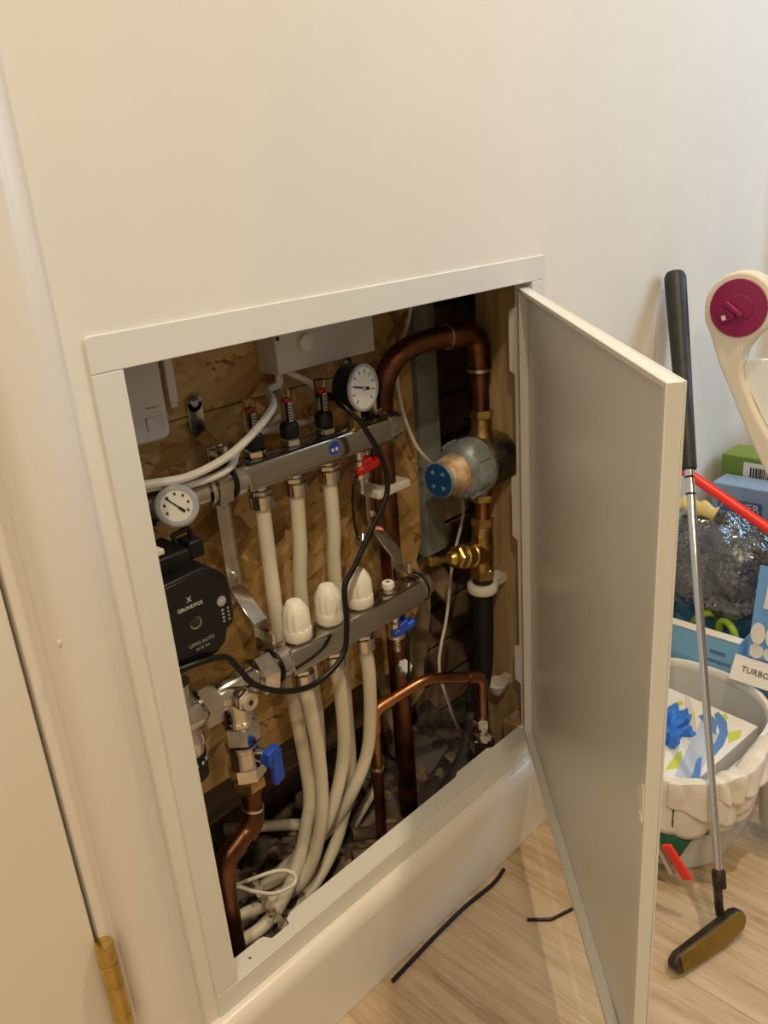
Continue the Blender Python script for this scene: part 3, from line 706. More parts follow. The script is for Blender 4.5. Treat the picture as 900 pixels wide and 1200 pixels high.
MB().cyl((.07, .07, .42), (.07, .13, .42), .040, n=28).build('motor_body', 'castgrey', pm)
MB().tube([(.07, .11, .42), (.066, .11, .36), (.064, .10, .33)], .018, 18).build('volute', 'castgrey', pm)
cable([(.03, .030, .388), (.060, .0275, .386), (.082, .028, .381), (.097, .030, .373), (.107, .030, .355), (.121, .026, .331), (.154, .022, .308), (.195, .022, .297), (.237, .024, .309), (.250, .026, .342), (.256, .030, .385), (.277, .034, .402), (.316, .042, .432), (.350, .048, .463), (.352, .052, .500), (.334, .060, .545), (.322, .072, .568), (.322, .095, .580), (.33, .125, .575), (.37, .145, .56)],
      'black power cable looping from the pump across both manifolds', .0033, 'black', k=10, n=10)

# ---- lower left: union, tee, ball valve and copper
lv = thing('ball_valve', 'nickel tee and ball valve with blue butterfly lever on the lower manifold', 'valve', (.118, LY, .17))
MB().lathe((.141, LY, LZ), -X, [(.0165, 0), (.0175, .003), (.0175, .048), (.016, .052)], 24).build('tee_run', 'chrome', lv)
MB().lathe((.116, LY, LZ), -Z, [(.0175, 0), (.0175, .034), (.019, .036), (.019, .040)], 24).build('tee_branch', 'chrome', lv)
pd = V((.04, -1, .02)).normalized()
pl_ = MB().cyl((.111, LY, LZ-.003), V((.111, LY, LZ-.003))+pd*.024, .012).build('pocket_boss', 'chrome', lv)
MB().hexnut(V((.111, LY, LZ-.003))+pd*.022, V((.111, LY, LZ-.003))+pd*.030, .0125, .4).build('pocket_nut', 'chrome', pl_)
MB().lathe(V((.111, LY, LZ-.003))+pd*.030, pd, [(.0095, 0), (.0095, .003), (.009, .0036)], 20).build('pocket_cap', 'tape', pl_)
MB().lathe(V((.111, LY, LZ-.003))+pd*.0337, pd, [(.003, 0), (.003, .0004)], 10).build('pocket_hole', 'printk', pl_)
MB().hexnut((.090, LY, LZ), (.068, LY, LZ), .0245, .2).build('union_nut', 'chrome', lv)
MB().hexnut((.116, LY, .277), (.116, LY, .252), .0205, .3).build('union_nut', 'chrome', lv)
MB().lathe((.116, LY, .251), -Z, [(.0190, 0), (.0200, .003), (.0200, .006), (.0182, .008), (.0182, .024), (.0195, .028)], 24).build('valve_body', 'chrome', lv)
MB().hexnut((.116, LY, .224), (.116, LY, .205), .0205, .1).build('body_nut', 'chrome', lv)
MB().hexnut((.116, LY, .206), (.116, LY, .190), .0185, .5).build('compression_nut', 'brass', lv)
MB().lathe((.116, LY, .191), -Z, [(.0175, 0), (.013, .006)], 20).build('olive_cone', 'brass', lv)
sd = V((.30, -.95, 0)).normalized(); sp = V((.118, LY, .236))
MB().cyl(sp+sd*.015, sp+sd*.030, .008).build('spindle', 'chrome', lv)
lev = MB().lathe(sp+sd*.026, sd, [(.0095, 0), (.0095, .012), (.008, .013)], 18).build('lever', 'blue', lv)
lu = sd.cross(Z).normalized()
MB().obox(sp+sd*.036+Z*-.013-lu*.004, lu, Z, sd, .0080, .020, .0035).build('lever_wing', 'blue', lev, bevel=.002)
MB().obox(sp+sd*.034+Z*.003, lu, Z, sd, .010, .009, .005).build('lever_hub', 'blue', lev, bevel=.002)
# mixing valve partly behind the frame
mv = thing('mixing_valve', 'nickel mixing valve with a black knob behind the frame edge', 'valve', (.05, .055, .24))
MB().lathe((.068, LY, LZ), -X, [(.019, 0), (.0205, .004), (.0205, .06)], 24).build('body', 'chrome', mv)
MB().lathe((.050, LY, LZ+.04), -Z, [(.016, 0), (.016, .04), (.019, .05), (.021, .068), (.0185, .082)], 24).build('neck', 'chrome', mv)
kb = MB().lathe((.050, LY, LZ-.040), -Z, [(.0185, 0), (.0195, .002), (.0185, .030), (.015, .034)], 24).build('knob', 'black', mv)
for k in range(5):
    a = math.radians(-95+22*k); c = V((.050+.0192*math.cos(a), LY+.0192*math.sin(a), LZ-.050))
    MB().obox(c, V((-math.sin(a), math.cos(a), 0)), Z, V((math.cos(a), math.sin(a), 0)), .0012, .0016, .0004).build('number_mark', 'printw', kb)
cpl = thing('copper_pipe', 'dull copper pipe with an offset bend below the blue levered ball valve', 'pipe', (.066, .06, FZ))
MB().tube(fillet([(.116, LY, .186), (.114, LY, .142), (.068, .060, .118), (.066, .062, .07), (.068, .07, FZ+.002)], .022, 8), .0112, 18).build('pipe', 'copper_dark', cpl)
MB().tube([(.1155, LY, .163), (.1148, LY, .160)], .0126, 18).build('solder_ring', 'solder', cpl)
MB().tube(fillet([(.1148, LY, .160), (.114, LY, .142), (.100, .0595, .134)], .012, 6), .0124, 18).build('elbow', 'copper_dark', cpl)
MB().tube(fillet([(.090, .0597, .1295), (.068, .060, .118), (.0667, .061, .095)], .014, 6), .0126, 18).build('elbow', 'copper_dark', cpl)

# ---- big copper pipe with swan neck
cb = thing('copper_pipe', 'thick copper pipe rising behind the manifold ends and arching over to the valve', 'pipe', (.42, .12, FZ))
bend = [(.419, .122, FZ+.002), (.421, .121, .45), (.423, .120, .53), (.4295, .119, .570), (.446, .116, .594), (.472, .111, .607), (.505, .104, .6115), (.536, .097, .611)]
MB().tube(catmull(bend, 6), .0142, 20).build('pipe', 'copper_dark', cb)
MB().tube(fillet([(.530, .0985, .611), (.579, .088, .609), (.580, .087, .560)], .030, 8), .0162, 20).build('elbow', 'copper_dark', cb)
MB().tube([(.530, .0985, .611), (.528, .099, .611)], .0168, 20).build('solder_ring', 'solder', cb)
MB().tube([(.580, .087, .562), (.580, .087, .558)], .0168, 20).build('solder_ring', 'solder', cb)
MB().tube([(.580, .087, .560), (.5805, .087, .505)], .0116, 18).build('drop', 'copper_dark', cb)
MB().lathe((.580, .087, .558), -Z, [(.0125, 0), (.0132, .002), (.0132, .017), (.0125, .019)], 18).build('sleeve', 'copper_dark', cb)
tag(MB().lathe((.415, .121, FZ+.035), Z, [(.0155, 0), (.0155, .004)], 18).build('pipe_collar', 'solder'), 'bright collar round the foot of the thick copper pipe', 'pipe collar')
cl = MB().obox((.409, .119, .437), X, Y, Z, .020, .0175, .006); cl2 = MB().obox((.437, .1185, .437), X, Y, Z, .012, .017, .006)
tag(cl.add(cl2.v, cl2.f).box((.40, .12, .431), (.44, .156, .443)).build('pipe_clip', 'white', bevel=.003), 'white plastic clip round the thick copper pipe', 'pipe clip')
# knurled cap in front of the copper pipe
kc = thing('drain_cock', 'small silver knurled cap on the thick copper pipe', 'drain cock', (.408, .10, .15))
kd = V((-.25, -.55, .8)).normalized(); kp = V((.420, .118, .156))
MB().cyl(kp, kp+kd*.022, .006).build('spigot', 'brass', kc)
mb = MB(); n = 32
for j, (r, h) in enumerate([(.0095, .018), (.0108, .020), (.0108, .030), (.0095, .032)]):
    u, ww = perp(kd)
    for k in range(n):
        a = 2*math.pi*k/n; rr = r*(1.05 if (k//2) % 2 else .93); mb.v.append(kp+kd*h+(u*math.cos(a)+ww*math.sin(a))*rr)
for j in range(3):
    for k in range(n): q = (k+1) % n; mb.f.append((j*n+k, j*n+q, (j+1)*n+q, (j+1)*n+k))
mb.f.append(tuple(3*n+k for k in range(n)))
mb.build('knurled_cap', 'galv', kc, smooth=20)

# ---- pressure reducing valve
pv = thing('pressure_reducing_valve', 'tarnished bulbous pressure reducing valve with a blue arrow cap', 'valve', (.58, .087, .39))
pc2 = V((.582, .087, .432))
MB().lathe(pc2+X*.042, -X, [(.012, 0), (.028, .003), (.037, .010), (.0405, .024), (.0395, .040), (.0360, .050), (.0400, .054), (.0400, .060), (.034, .063)], 28).build('body', 'prv', pv, smooth=40)
MB().lathe(pc2-X*.020, -X, [(.038, 0), (.0405, .003), (.0405, .012), (.037, .014)], 28).build('flange', 'castgrey', pv)
ln = MB().lathe(pc2-X*.032, -X, [(.038, 0), (.0405, .004), (.0395, .018), (.035, .026), (.029, .030)], 16).build('locknut', 'castgrey', pv, smooth=20)
for k in range(8):
    a = 2*math.pi*k/8+.13; c = pc2-X*.043+(Y*math.cos(a)+Z*math.sin(a))*.0390
    MB().obox(c, X, Y*-math.sin(a)+Z*math.cos(a), Y*math.cos(a)+Z*math.sin(a), .0095, .0075, .0028).build('lug', 'castgrey', ln, bevel=.001)
MB().lathe(pc2-X*.058, -X, [(.0285, 0), (.0265, .014), (.0245, .028), (.024, .036)], 28).build('spring_cap', 'crust', pv)
MB().lathe(pc2-X*.092, -X, [(.0243, 0), (.0248, .001), (.0248, .004), (.0235, .005)], 28).build('rim', 'castgrey', pv)
lb = MB().lathe(pc2-X*.0968, -X, [(.0228, 0), (.0228, .0006)], 28).build('blue_label', 'bluelab', pv)
for k in range(4):
    a = math.radians(45+90*k); c = pc2-X*.0978+(Y*math.cos(a)+Z*math.sin(a))*.012
    u = Y*math.cos(a)+Z*math.sin(a); t = Y*-math.sin(a)+Z*math.cos(a)
    MB().prism([(-.0035, -.003), (.0035, -.003), (.001, .003)], c, u if k % 2 else t, t if k % 2 else -u, .0004).build('arrow', 'print', lb)
MB().hexnut((.5805, .087, .505), (.5805, .087, .493), .0165, .2).build('top_nut', 'brass', pv)
MB().lathe((.5805, .087, .494), -Z, [(.0145, 0), (.0145, .012), (.018, .024), (.022, .036)], 20).build('top_neck', 'brass', pv)
MB().lathe((.578, .087, .405), -Z, [(.02, 0), (.017, .012), (.0155, .020)], 20).build('bottom_neck', 'prv', pv)
MB().hexnut((.577, .087, .388), (.577, .087, .374), .0175, .2).build('bottom_nut', 'brass', pv)
# ---- stopcock
sv = thing('stopcock', 'brass stopcock with bare spindle below the pressure reducing valve', 'stopcock', (.57, .084, .255))
MB().cyl((.577, .087, .376), (.574, .086, .345), .0112).build('copper_tail', 'copper', sv)
MB().hexnut((.574, .086, .350), (.573, .0858, .337), .0168, .1).build('upper_nut', 'brass', sv)
MB().tube([(.573, .0858, .338), (.571, .085, .31), (.568, .084, .262)], [.0148, .0165, .0155], 20).build('body', 'brass', sv)
MB().hexnut((.568, .084, .276), (.5675, .084, .258), .0175, .1).build('lower_nut', 'brass', sv)
bd = V((-.96, -.05, .27)).normalized(); bp_ = V((.571, .085, .296))
MB().lathe(bp_, bd, [(.0165, 0), (.0165, .028), (.0185, .030), (.0185, .034), (.0165, .036), (.0165, .045), (.0175, .047), (.0175, .053), (.014, .055)], 20).build('bonnet', 'brass', sv)
MB().hexnut(bp_+bd*.053, bp_+bd*.068, .0165, .2).build('gland_nut', 'brass', sv)
MB().lathe(bp_+bd*.066, bd, [(.011, 0), (.011, .010), (.008, .014), (.0052, .016), (.0052, .050)], 16).build('spindle', 'gold', sv)
MB().obox(bp_+bd*.117, bd, Z, bd.cross(Z), .011, .0062, .0034).build('spindle_head', 'gold', sv, bevel=.001)
# ---- black lagged pipe
tag(MB().tube(catmull([(.5675, .084, .262), (.5665, .084, .20), (.565, .086, .12), (.562, .09, .08)], 5), .0148, 18).build('lagged_pipe', 'blackm'), 'black foam lagged pipe below the stopcock', 'pipe')
mb = MB().lathe((.567, .084, .238), Z, [(.0215, 0), (.023, .003), (.023, .011), (.0215, .014)], 20).box((.567, .074, .239), (.612, .094, .251))
tag(mb.build('pipe_clip', 'white'), 'white plastic clip round the black lagged pipe', 'pipe clip')
mb = MB().lathe((.583, .075, .055), Z, [(.005, 0), (.012, .010), (.017, .022), (.0165, .024)], 16).box((.583, .068, .066), (.612, .082, .078))
tag(mb.build('pipe_clip', 'white'), 'open white plastic clip on the stud beside the copper elbow', 'pipe clip')
# ---- small copper pipe looping to the front
cs = thing('copper_pipe', 'thin copper pipe forming an arch in front of the thick copper pipe', 'pipe', (.41, .07, -.03))
MB().tube(fillet([(.331, .093, FZ+.002), (.3335, .090, .06), (.3350, .088, .157), (.414, .063, .175), (.5075, .0445, .137), (.5105, .048, .07), (.511, .05, .03)], .020, 6), .0076, 16).build('pipe', 'copper', cs)
MB().tube(fillet([(.3344, .088, .125), (.3350, .088, .157), (.361, .0798, .1629)], .016, 6), .0090, 16).build('elbow', 'copper', cs)
MB().tube(fillet([(.482, .0495, .1474), (.5075, .0445, .137), (.5093, .0466, .100)], .014, 6), .0090, 16).build('elbow', 'copper', cs)
MB().tube([(.3337, .0898, .066), (.3336, .090, .063)], .0095, 16).build('solder_ring', 'solder', cs)
MB().tube([(.3336, .090, .063), (.3335, .0902, .045)], .0090, 16).build('sleeve', 'copper', cs)
cf = thing('compression_coupling', 'scuffed silver compression coupling at the foot of the thin copper arch', 'pipe coupling', (.511, .05, -.06))
MB().hexnut((.5106, .049, .066), (.511, .050, .050), .0132, .2).build('nut', 'chrome', cf)
MB().lathe((.511, .05, .050), -Z, [(.010, 0), (.010, .008), (.015, .010), (.0165, .020)], 18).build('neck', 'chrome', cf)
MB().hexnut((.511, .05, .034), (.512, .051, .006), .0185, .5).build('body_nut', 'chrome', cf)
MB().lathe((.512, .051, .007), -Z, [(.0165, 0), (.0165, .03), (.013, .034), (.013, .136)], 18).build('tail', 'copper_dark', cf)
# ---- drain valves
def drain(name, x0, y0, z0, col, label):
    t = thing(name, label, 'drain valve', (x0, y0, z0-.07), None)
    MB().lathe((x0, y0, z0), -Z, [(.008, 0), (.008, .012), (.0105, .014), (.0105, .026)], 18).build('body', 'chrome', t)
    h = MB().obox((x0+.004, y0-.008, z0-.022), V((.9, -.3, .25)), V((.3, .9, 0)), Z, .0165, .0075, .0052).build('lever', col, t, bevel=.003)
    MB().obox((x0+.002, y0-.009, z0-.016), V((.9, -.3, .3)), V((.3, .9, 0)), Z, .007, .006, .005).build('lever_boss', col, h, bevel=.002)
    MB().lathe((x0, y0, z0-.026), -Z, [(.011, 0), (.012, .001), (.012, .009), (.011, .010)], 16).build('ring_nut', 'chrome', t)
    MB().lathe((x0, y0, z0-.036), -Z, [(.0045, 0), (.0055, .003), (.0045, .006), (.0055, .009), (.0045, .012), (.0055, .015), (.0045, .020)], 14).build('hose_tail', 'chrome', t)
    return t
t = drain('drain_valve', .360, UY, UZ-.0155, 'red', 'small drain valve with red lever below the upper manifold')
MB().tube(catmull([(.350, .095, .478), (.340, .092, .470), (.336, .093, .440), (.340, .095, .405), (.348, .096, .398)], 6), .0016, 8).build('cap_strap', 'black', t)
MB().lathe((.350, .097, .398), V((-.5, -.4, -.5)), [(.007, 0), (.0085, .001), (.0085, .010), (.007, .011)], 14).build('loose_cap', 'chrome', t)
t = drain('drain_valve', .360, LY, LZ-.0155, 'blue', 'small drain valve with blue lever below the lower manifold')
MB().tube(catmull([(.374, .062, .278), (.384, .064, .262), (.386, .066, .225), (.384, .068, .19)], 6), .0018, 8).build('cap_strap', 'black', t)
# ---- thin cable on the right and hose
cable([(.505, .120, .72), (.495, .130, .641), (.476, .138, .591), (.473, .135, .536), (.489, .128, .475), (.520, .125, .436), (.57, .138, .39), (.598, .14, .345), (.567, .14, .267), (.543, .135, .192), (.508, .125, .125), (.528, .125, .037), (.562, .14, -.025)], 'thin white cable hanging behind the brass stopcock', .0024)
cable([(.04, .085, .075), (.080, .072, .066), (.105, .070, .040), (.130, .066, .020), (.158, .066, .012), (.164, .072, .020), (.150, .084, .028), (.115, .105, .024), (.08, .12, .02)], 'thin white cable loop lying over the cream pipes', .0024)
tag(MB().tube(catmull([(.66, .165, .05), (.615, .148, -.003), (.56, .115, -.038), (.50, .097, -.06), (.43, .088, -.075), (.37, .092, -.085)], 8), .0135, 14).build('rubber_hose', 'rubber'), 'dark rubber hose curving down behind the compression coupling', 'hose')

# ---- rubble, slate, timber scraps
rocks = []
def rock(seed):
    random.seed(seed); mb = MB().ball((0, 0, 0), 1, 4)
    def f(v):
        q = v*(1+.55*noise.noise(v*1.3+V((seed*3.1, seed, 0))))
        return V((max(-.75, min(.75, q.x)), max(-.8, min(.8, q.y)), max(-.6, min(.6, q.z))))
    return mb.warp(f)
for k in range(6):
    for mname in ('stone1', 'stone2', 'stone3'):
        rocks.append(rock(k+1).mesh('rubble', mname, smooth=0))
random.seed(21)
gm = MB(); nx, ny = 46, 16
def gh(x, y): return FZ+.012+.020*noise.noise(V((x*13, y*13, 3)))+.010*noise.noise(V((x*40, y*40, 8)))+.028
for j in range(ny+1):
    for i2 in range(nx+1):
        xx = -.044+.70*i2/nx; yy = .014+.28*j/ny; gm.v.append(V((xx, yy, gh(xx, yy))))
for j in range(ny):
    for i2 in range(nx): a = j*(nx+1)+i2; gm.f.append((a, a+1, a+nx+2, a+nx+1))
o = gm.build('rubble_bed', 'soil'); tag(o, 'dark crumbled dust and grit covering the cavity floor', 'rubble', kind='stuff')
occupied = [(.068, .07, .02), (.419, .122, .022), (.331, .093, .016), (.512, .051, .022)]
cnt = 0; placed = []
while cnt < 120:
    xx = random.uniform(.06, .58); yy = random.uniform(.03, .275); s = random.choice((.009, .012, .015, .018, .022, .027))*random.uniform(.8, 1.15)
    if any((xx-a)**2+(yy-b)**2 < (c+s)**2 for a, b, c in occupied): continue
    if any((xx-a)**2+(yy-b)**2 < (.75*(c+s))**2 for a, b, c in placed): continue
    placed.append((xx, yy, s)); k = random.randrange(6); tone = random.choices((0, 1, 2), (.40, .35, .25))[0]
    o = bpy.data.objects.new('rubble_lump', rocks[k*3+tone]); COL.objects.link(o)
    o.location = (xx, yy, gh(xx, yy)+s*.25); o.scale = (s, s*random.uniform(.6, 1), s*random.uniform(.5, .9)); o.rotation_euler = (random.uniform(-.5, .5), random.uniform(-.5, .5), random.uniform(0, 6))
    kindw = ['pale plaster lump', 'reddish brown brick lump', 'dark grey stone lump'][tone]
    where = ('at the foot of the brick wall' if yy > .20 else 'beside the dull offset copper pipe' if xx < .12 else 'under the cream heating pipes' if xx < .30 else 'round the feet of the copper pipes' if xx < .45 else 'beside the dark rubber hose')
    size = 'large' if s > .021 else 'small' if s < .013 else 'medium'
    tag(o, f'{size} {kindw} {where}', 'rubble', f'{size} {kindw}s {where}')
    cnt += 1
tag(MB().tube([(.372, .085, -.062), (.306, .125, -.052)], .0095, 12).build('wood_offcut', 'darkwood'), 'round brown wood offcut in the rubble nearer the thick copper pipe', 'offcut')
tag(MB().tube([(.345, .058, -.066), (.280, .098, -.058)], .0105, 12).build('wood_offcut', 'darkwood'), 'round brown wood offcut in the rubble nearer the cream pipes', 'offcut')
tag(MB().obox((.50, .21, -.085), V((1, .25, .1)), V((-.2, 1, .12)), V((-.1, -.12, 1)), .065, .055, .006).build('slate_shard', 'slate', bevel=.001), 'flat grey slate shard lying behind the copper pipes', 'slate')
tag(MB().obox((.478, .205, .035), V((1, .1, .05)), V((0, 1, 0)), V((-.12, .1, 1)), .022, .010, .085).build('timber_offcut', 'oldwood', bevel=.001), 'upright weathered timber offcut behind the copper arch', 'timber')
for k, (c, u, vv, a, b, lab) in enumerate([
        ((.560, .205, .165), (.3, .1, 1), (1, .1, -.3), .09, .028, 'splintered timber piece leaning on the bricks behind the stopcock'),
        ((.530, .20, .245), (1, .1, .5), (-.5, 0, 1), .06, .014, 'splintered timber sliver slanting upward behind the white cable'),
        ((.597, .205, .225), (-.6, .1, 1), (1, .1, .6), .07, .020, 'splintered timber piece tilted towards the pine stud'),
        ((.520, .21, .292), (1, 0, .02), (0, 0, 1), .055, .012, 'pale broken timber edge lying level behind the stopcock spindle'),
        ((.535, .20, .10), (.1, .1, 1), (1, .1, -.1), .08, .022, 'grey weathered timber splinter standing behind the thin cable')]):
    U_ = V(u).normalized(); V_ = V(vv); V_ = (V_-U_*V_.dot(U_)).normalized()
    poly = [(-a, -b*.7), (-a*.3, -b), (a*.6, -b*.8), (a, -b*.1), (a*.7, b*.6), (0, b), (-a*.8, b*.9)]
    tag(MB().prism(poly, c, U_, V_, .009).build('timber_splinter', 'oldwood' if k != 3 else 'tape', smooth=0), lab, 'timber')
# torn tape round the pipe bundle
mb = MB(); P = catmull([(.148, .142, -.020), (.146, .122, -.038), (.143, .104, -.042), (.143, .090, -.048), (.146, .080, -.064), (.150, .074, -.08)], 5)
for j, p in enumerate(P):
    hw = .007+.002*math.sin(j*2.3)
    for s in (-1, 1): mb.v.append(p+V((.8*hw*s, .4*hw*s, .004*math.sin(j*1.7+s))))
for j in range(len(P)-1): mb.f.append((2*j, 2*j+1, 2*j+3, 2*j+2))
o = mb.build('torn_tape', 'tape', smooth=0); sm = o.modifiers.new('thick', 'SOLIDIFY'); sm.thickness = .0025
tag(o, 'frayed pale tape strip wrapped over the bundle of cream pipes', 'tape')
# ================================================================== things on the floor
tag(MB().tube(fillet([(.217, -.031, FZ+.003), (.30, -.028, FZ+.003), (.365, -.0275, FZ+.003), (.424, -.034, FZ+.003), (.452, -.029, FZ+.0035)], .02, 5), .0028, 10).build('cable_offcut', 'black'), 'long black cable offcut lying along the skirting board', 'cable')
tag(MB().tube(fillet([(.402, -.104, FZ+.002), (.423, -.128, FZ+.002), (.470, -.145, FZ+.0022)], .004, 3), .0022, 8).build('cable_offcut', 'black'), 'short bent black cable offcut under the open panel door', 'cable')
tag(MB().ball((.628, -.040, FZ+.043), .028, 8, (.9, .6, 1.5)).warp(lambda v: v+V((1, 1, 1))*.003*noise.noise(v*60)).build('crumpled_bag', 'cloth'), 'crumpled cream bag on the floor against the skirting behind the door', 'bag')
# ---- putter
gc_ = thing('golf_putter', 'golf putter with black grip and bronze faced head leaning on the wall', 'golf club', (.5, -.3, FZ))
A = V((.548, -.2945, -.052)); B = V((.914, -.0175, .648)); ax = (B-A); ln_ = ax.length; ax.normalize()
g0 = .300  # grip length
MB().lathe(A, ax, [(.0046, 0), (.0047, .10), (.0062, ln_-g0-.02), (.0066, ln_-g0+.01)], 18).build('shaft', 'shaft', gc_)
for k in range(2): MB().lathe(A+ax*(ln_-g0-.012-.024*k), ax, [(.0068, 0), (.0068, .0025)], 18).build('shaft_band', 'black', gc_)
grip = MB().lathe(A+ax*(ln_-g0), ax, [(.0090, 0), (.0105, .002), (.0122, .10), (.0142, .20), (.0155, .280), (.0155, .292), (.013, .298), (.007, .301)], 24).build('grip', 'gripblack', gc_)
gs = (-X-Y*.6); gs = (gs-ax*gs.dot(ax)).normalized()
hd = V((.104, -.031, 0)).normalized(); hn = V((-hd.y, hd.x, 0)); hn = -hn if hn.y > 0 else hn    # hn faces the camera side
hc = V((.508, -.300, FZ+.002)); hup = (Z*.90-hn*.34).normalized()
out = [(-.052, .004), (-.050, .001), (-.030, 0), (.030, .001), (.050, .005), (.0565, .012), (.057, .020), (.053, .0265), (.044, .029), (.020, .027), (-.046, .022), (-.0545, .017), (-.0560, .010)]
HS = 1.14
out = [(a*HS, b*HS*.98) for a, b in out]
body = MB().prism(out, hc, hd, hup, .014).build('head', 'putterdark', gc_, bevel=.003, seg=3)
fo = [(-.046, .003), (-.030, .0012), (.030, .0022), (.049, .006), (.055, .0125), (.0555, .0195), (.052, .0255), (.044, .028), (.020, .026), (-.046, .0212)]
sgn = 1
fo = [(a*HS, b*HS*.98) for a, b in fo]
hw_ = hd.cross(hup)
mb = MB().prism(fo, hc+(hw_*.0138 if hw_.dot(hn) > 0 else hw_*-.0008), hd, hup, .0012)
mb.build('face_plate', 'puttergold', gc_, bevel=.0004)
for v in body.data.vertices: pass
hos = hc+hd*.036+hup*.029
MB().tube(fillet([hos, hos+V((.002, .004, .014)), hos+V((.000, .004, .026)), A+V((-.004, .001, .003)), A+ax*.006], .006, 4), [.0052]*50 if False else .0055, 14).build('hosel', 'putterdark', gc_)
MB().lathe(A-ax*.008, ax, [(.0075, 0), (.0085, .002), (.0085, .020), (.0078, .022)], 18).build('ferrule', 'putterdark', gc_)

# ---- storage tub with lining of folded rim
def loft(loops):
    mb = MB(); n = len(loops[0])
    for lp in loops: mb.v += [V(p) for p in lp]
    for j in range(len(loops)-1):
        for i_ in range(n):
            k_ = (i_+1) % n; mb.f.append((j*n+i_, j*n+k_, (j+1)*n+k_, (j+1)*n+i_))
    return mb, n
tcx, tcy = .735, -.142
def loop(wd, dp_, r, z):
    out = []
    for sx, sy, a0, q in ((1, 1, 0, r), (-1, 1, 90, r), (-1, -1, 180, r), (1, -1, 270, r+.027)):
        for i_ in range(8):
            a = math.radians(a0+90*i_/7); out.append((tcx+sx*(wd/2-q)+q*math.cos(a), tcy+sy*(dp_/2-q)+q*math.sin(a), z))
    return out
tub = thing('storage_tub', 'grey white plastic storage tub with rounded corners holding a glove box', 'tub', (tcx, tcy, FZ))
lp = [loop(.268, .212, .08, FZ+.001), loop(.276, .220, .082, FZ+.004), loop(.296, .232, .084, .020), loop(.290, .226, .082, .020), loop(.268, .212, .080, FZ+.008)]
mb, n = loft(lp); mb.f.append(tuple(reversed(range(n)))); mb.f.append(tuple(4*n+i_ for i_ in range(n)))
mb.build('body', 'tub', tub)
lp = [loop(.294, .230, .083, .016), loop(.306, .242, .087, .018), loop(.308, .244, .088, .026), loop(.303, .239, .086, .031), loop(.292, .228, .083, .031), loop(.288, .224, .081, .026), loop(.289, .225, .082, .018)]
mb, n = loft(lp+[lp[0]]); mb.build('rim', 'whitecard', tub)
# hung side pocket
pk = MB().lathe((.735, -.302, -.085), Z, [(.024, 0), (.027, .004), (.034, .085), (.0355, .086), (.0355, .089), (.033, .089), (.026, .006)], 24, cap=(True, True)).build('side_pocket', 'tub', tub)
MB().lathe((.735, -.302, -.070), Z, [(.0268, 0), (.031, .060), (.0318, .066), (.0285, .066), (.0255, .0)], 24, cap=(False, False)).build('pocket_liner', 'green', pk)
tag(MB().tube(catmull([(.715, -.330, -.085), (.704, -.322, -.065), (.712, -.337, -.05), (.735, -.342, -.06), (.731, -.342, -.085)], 5), .006, 10).build('plastic_clip', 'orange'), 'orange red plastic clip hanging on the tub side pocket', 'clip')
# ---- glove box
gb = thing('glove_box', 'white and lime printed glove box with a blue glove poking out', 'box', (.72, -.155, -.12))
gy = -.10
ux = V((math.cos(gy), math.sin(gy), 0)); uy = V((-math.sin(gy), math.cos(gy), 0))
gcn = V((.719, -.148, 0)); GT = .0085
MB().obox(gcn+Z*((-.121+GT)/2), ux, uy, Z, .097, .079, (GT+.121)/2).build('carton', 'whitecard', gb, bevel=.001)
def prt(name, pts, m, h=1):
    pts = [(.720+(a-.728)*.90, -.150+(b+.152)*.95) for a, b in pts]
    a = sum((pts[i_][0]*pts[(i_+1) % len(pts)][1]-pts[(i_+1) % len(pts)][0]*pts[i_][1]) for i_ in range(len(pts)))
    if a < 0: pts = pts[::-1]
    MB().prism(pts, (0, 0, GT), X, Y, .0003*h).build(name, m, gb, smooth=0)
prt('printed_band', [(.833, -.118), (.839, -.126), (.711, -.1985), (.7028, -.1883)], 'greyprint', 1.6)
prt('printed_leaf', [(.6804, -.1758), (.691, -.1798), (.648, -.1951), (.6309, -.1797)], 'limeprint')
prt('printed_leaf', [(.7892, -.1388), (.8008, -.1499), (.7654, -.1688), (.719, -.1769)], 'limeprint')
prt('printed_leaf', [(.8012, -.1793), (.828, -.190), (.8167, -.199), (.7868, -.196)], 'limeprint')
prt('printed_leaf', [(.7784, -.2124), (.800, -.2269), (.7766, -.2332), (.7526, -.2256)], 'limeprint')
prt('printed_leaf', [(.80, -.112), (.818, -.121), (.812, -.127), (.79, -.122)], 'limeprint')
prt('printed_glove', [(.6264, -.1968), (.6775, -.1874), (.7213, -.1798), (.7677, -.1717), (.8053, -.1631), (.7792, -.1863), (.763, -.2062), (.7107, -.2137), (.6682, -.2202), (.6315, -.2307)], 'glovepale', 2)
prt('printed_fingers', [(.7921, -.1606), (.8128, -.1689), (.7955, -.1897), (.7599, -.2024), (.7676, -.1887)], 'gloveblue', 3)
prt('printed_finger', [(.8128, -.178), (.8232, -.1803), (.8047, -.2014), (.7752, -.215), (.7417, -.2214), (.6928, -.2215), (.7085, -.2109), (.7445, -.209), (.7736, -.2029)], 'gloveblue', 4)
prt('printed_cuff', [(.6847, -.2054), (.6944, -.2085), (.6299, -.2315), (.6254, -.2204)], 'gloveblue', 4)
prt('printed_wrist', [(.6208, -.1983), (.6244, -.2328), (.617, -.2331), (.6146, -.205)], 'skinprint', 3)
bg = MB().ball((.715, -.136, GT+.006), .035, 20, (1.2, .85, .6))
def crump(v):
    q = abs(noise.noise(v*60))*.030+abs(noise.noise(v*130))*.012-.008; return v+(v-V((.715, -.136, GT))).normalized()*q
tag(bg.warp(crump).build('nitrile_glove', 'nitrile', smooth=35), 'crumpled blue nitrile glove poking out of the glove box', 'glove')
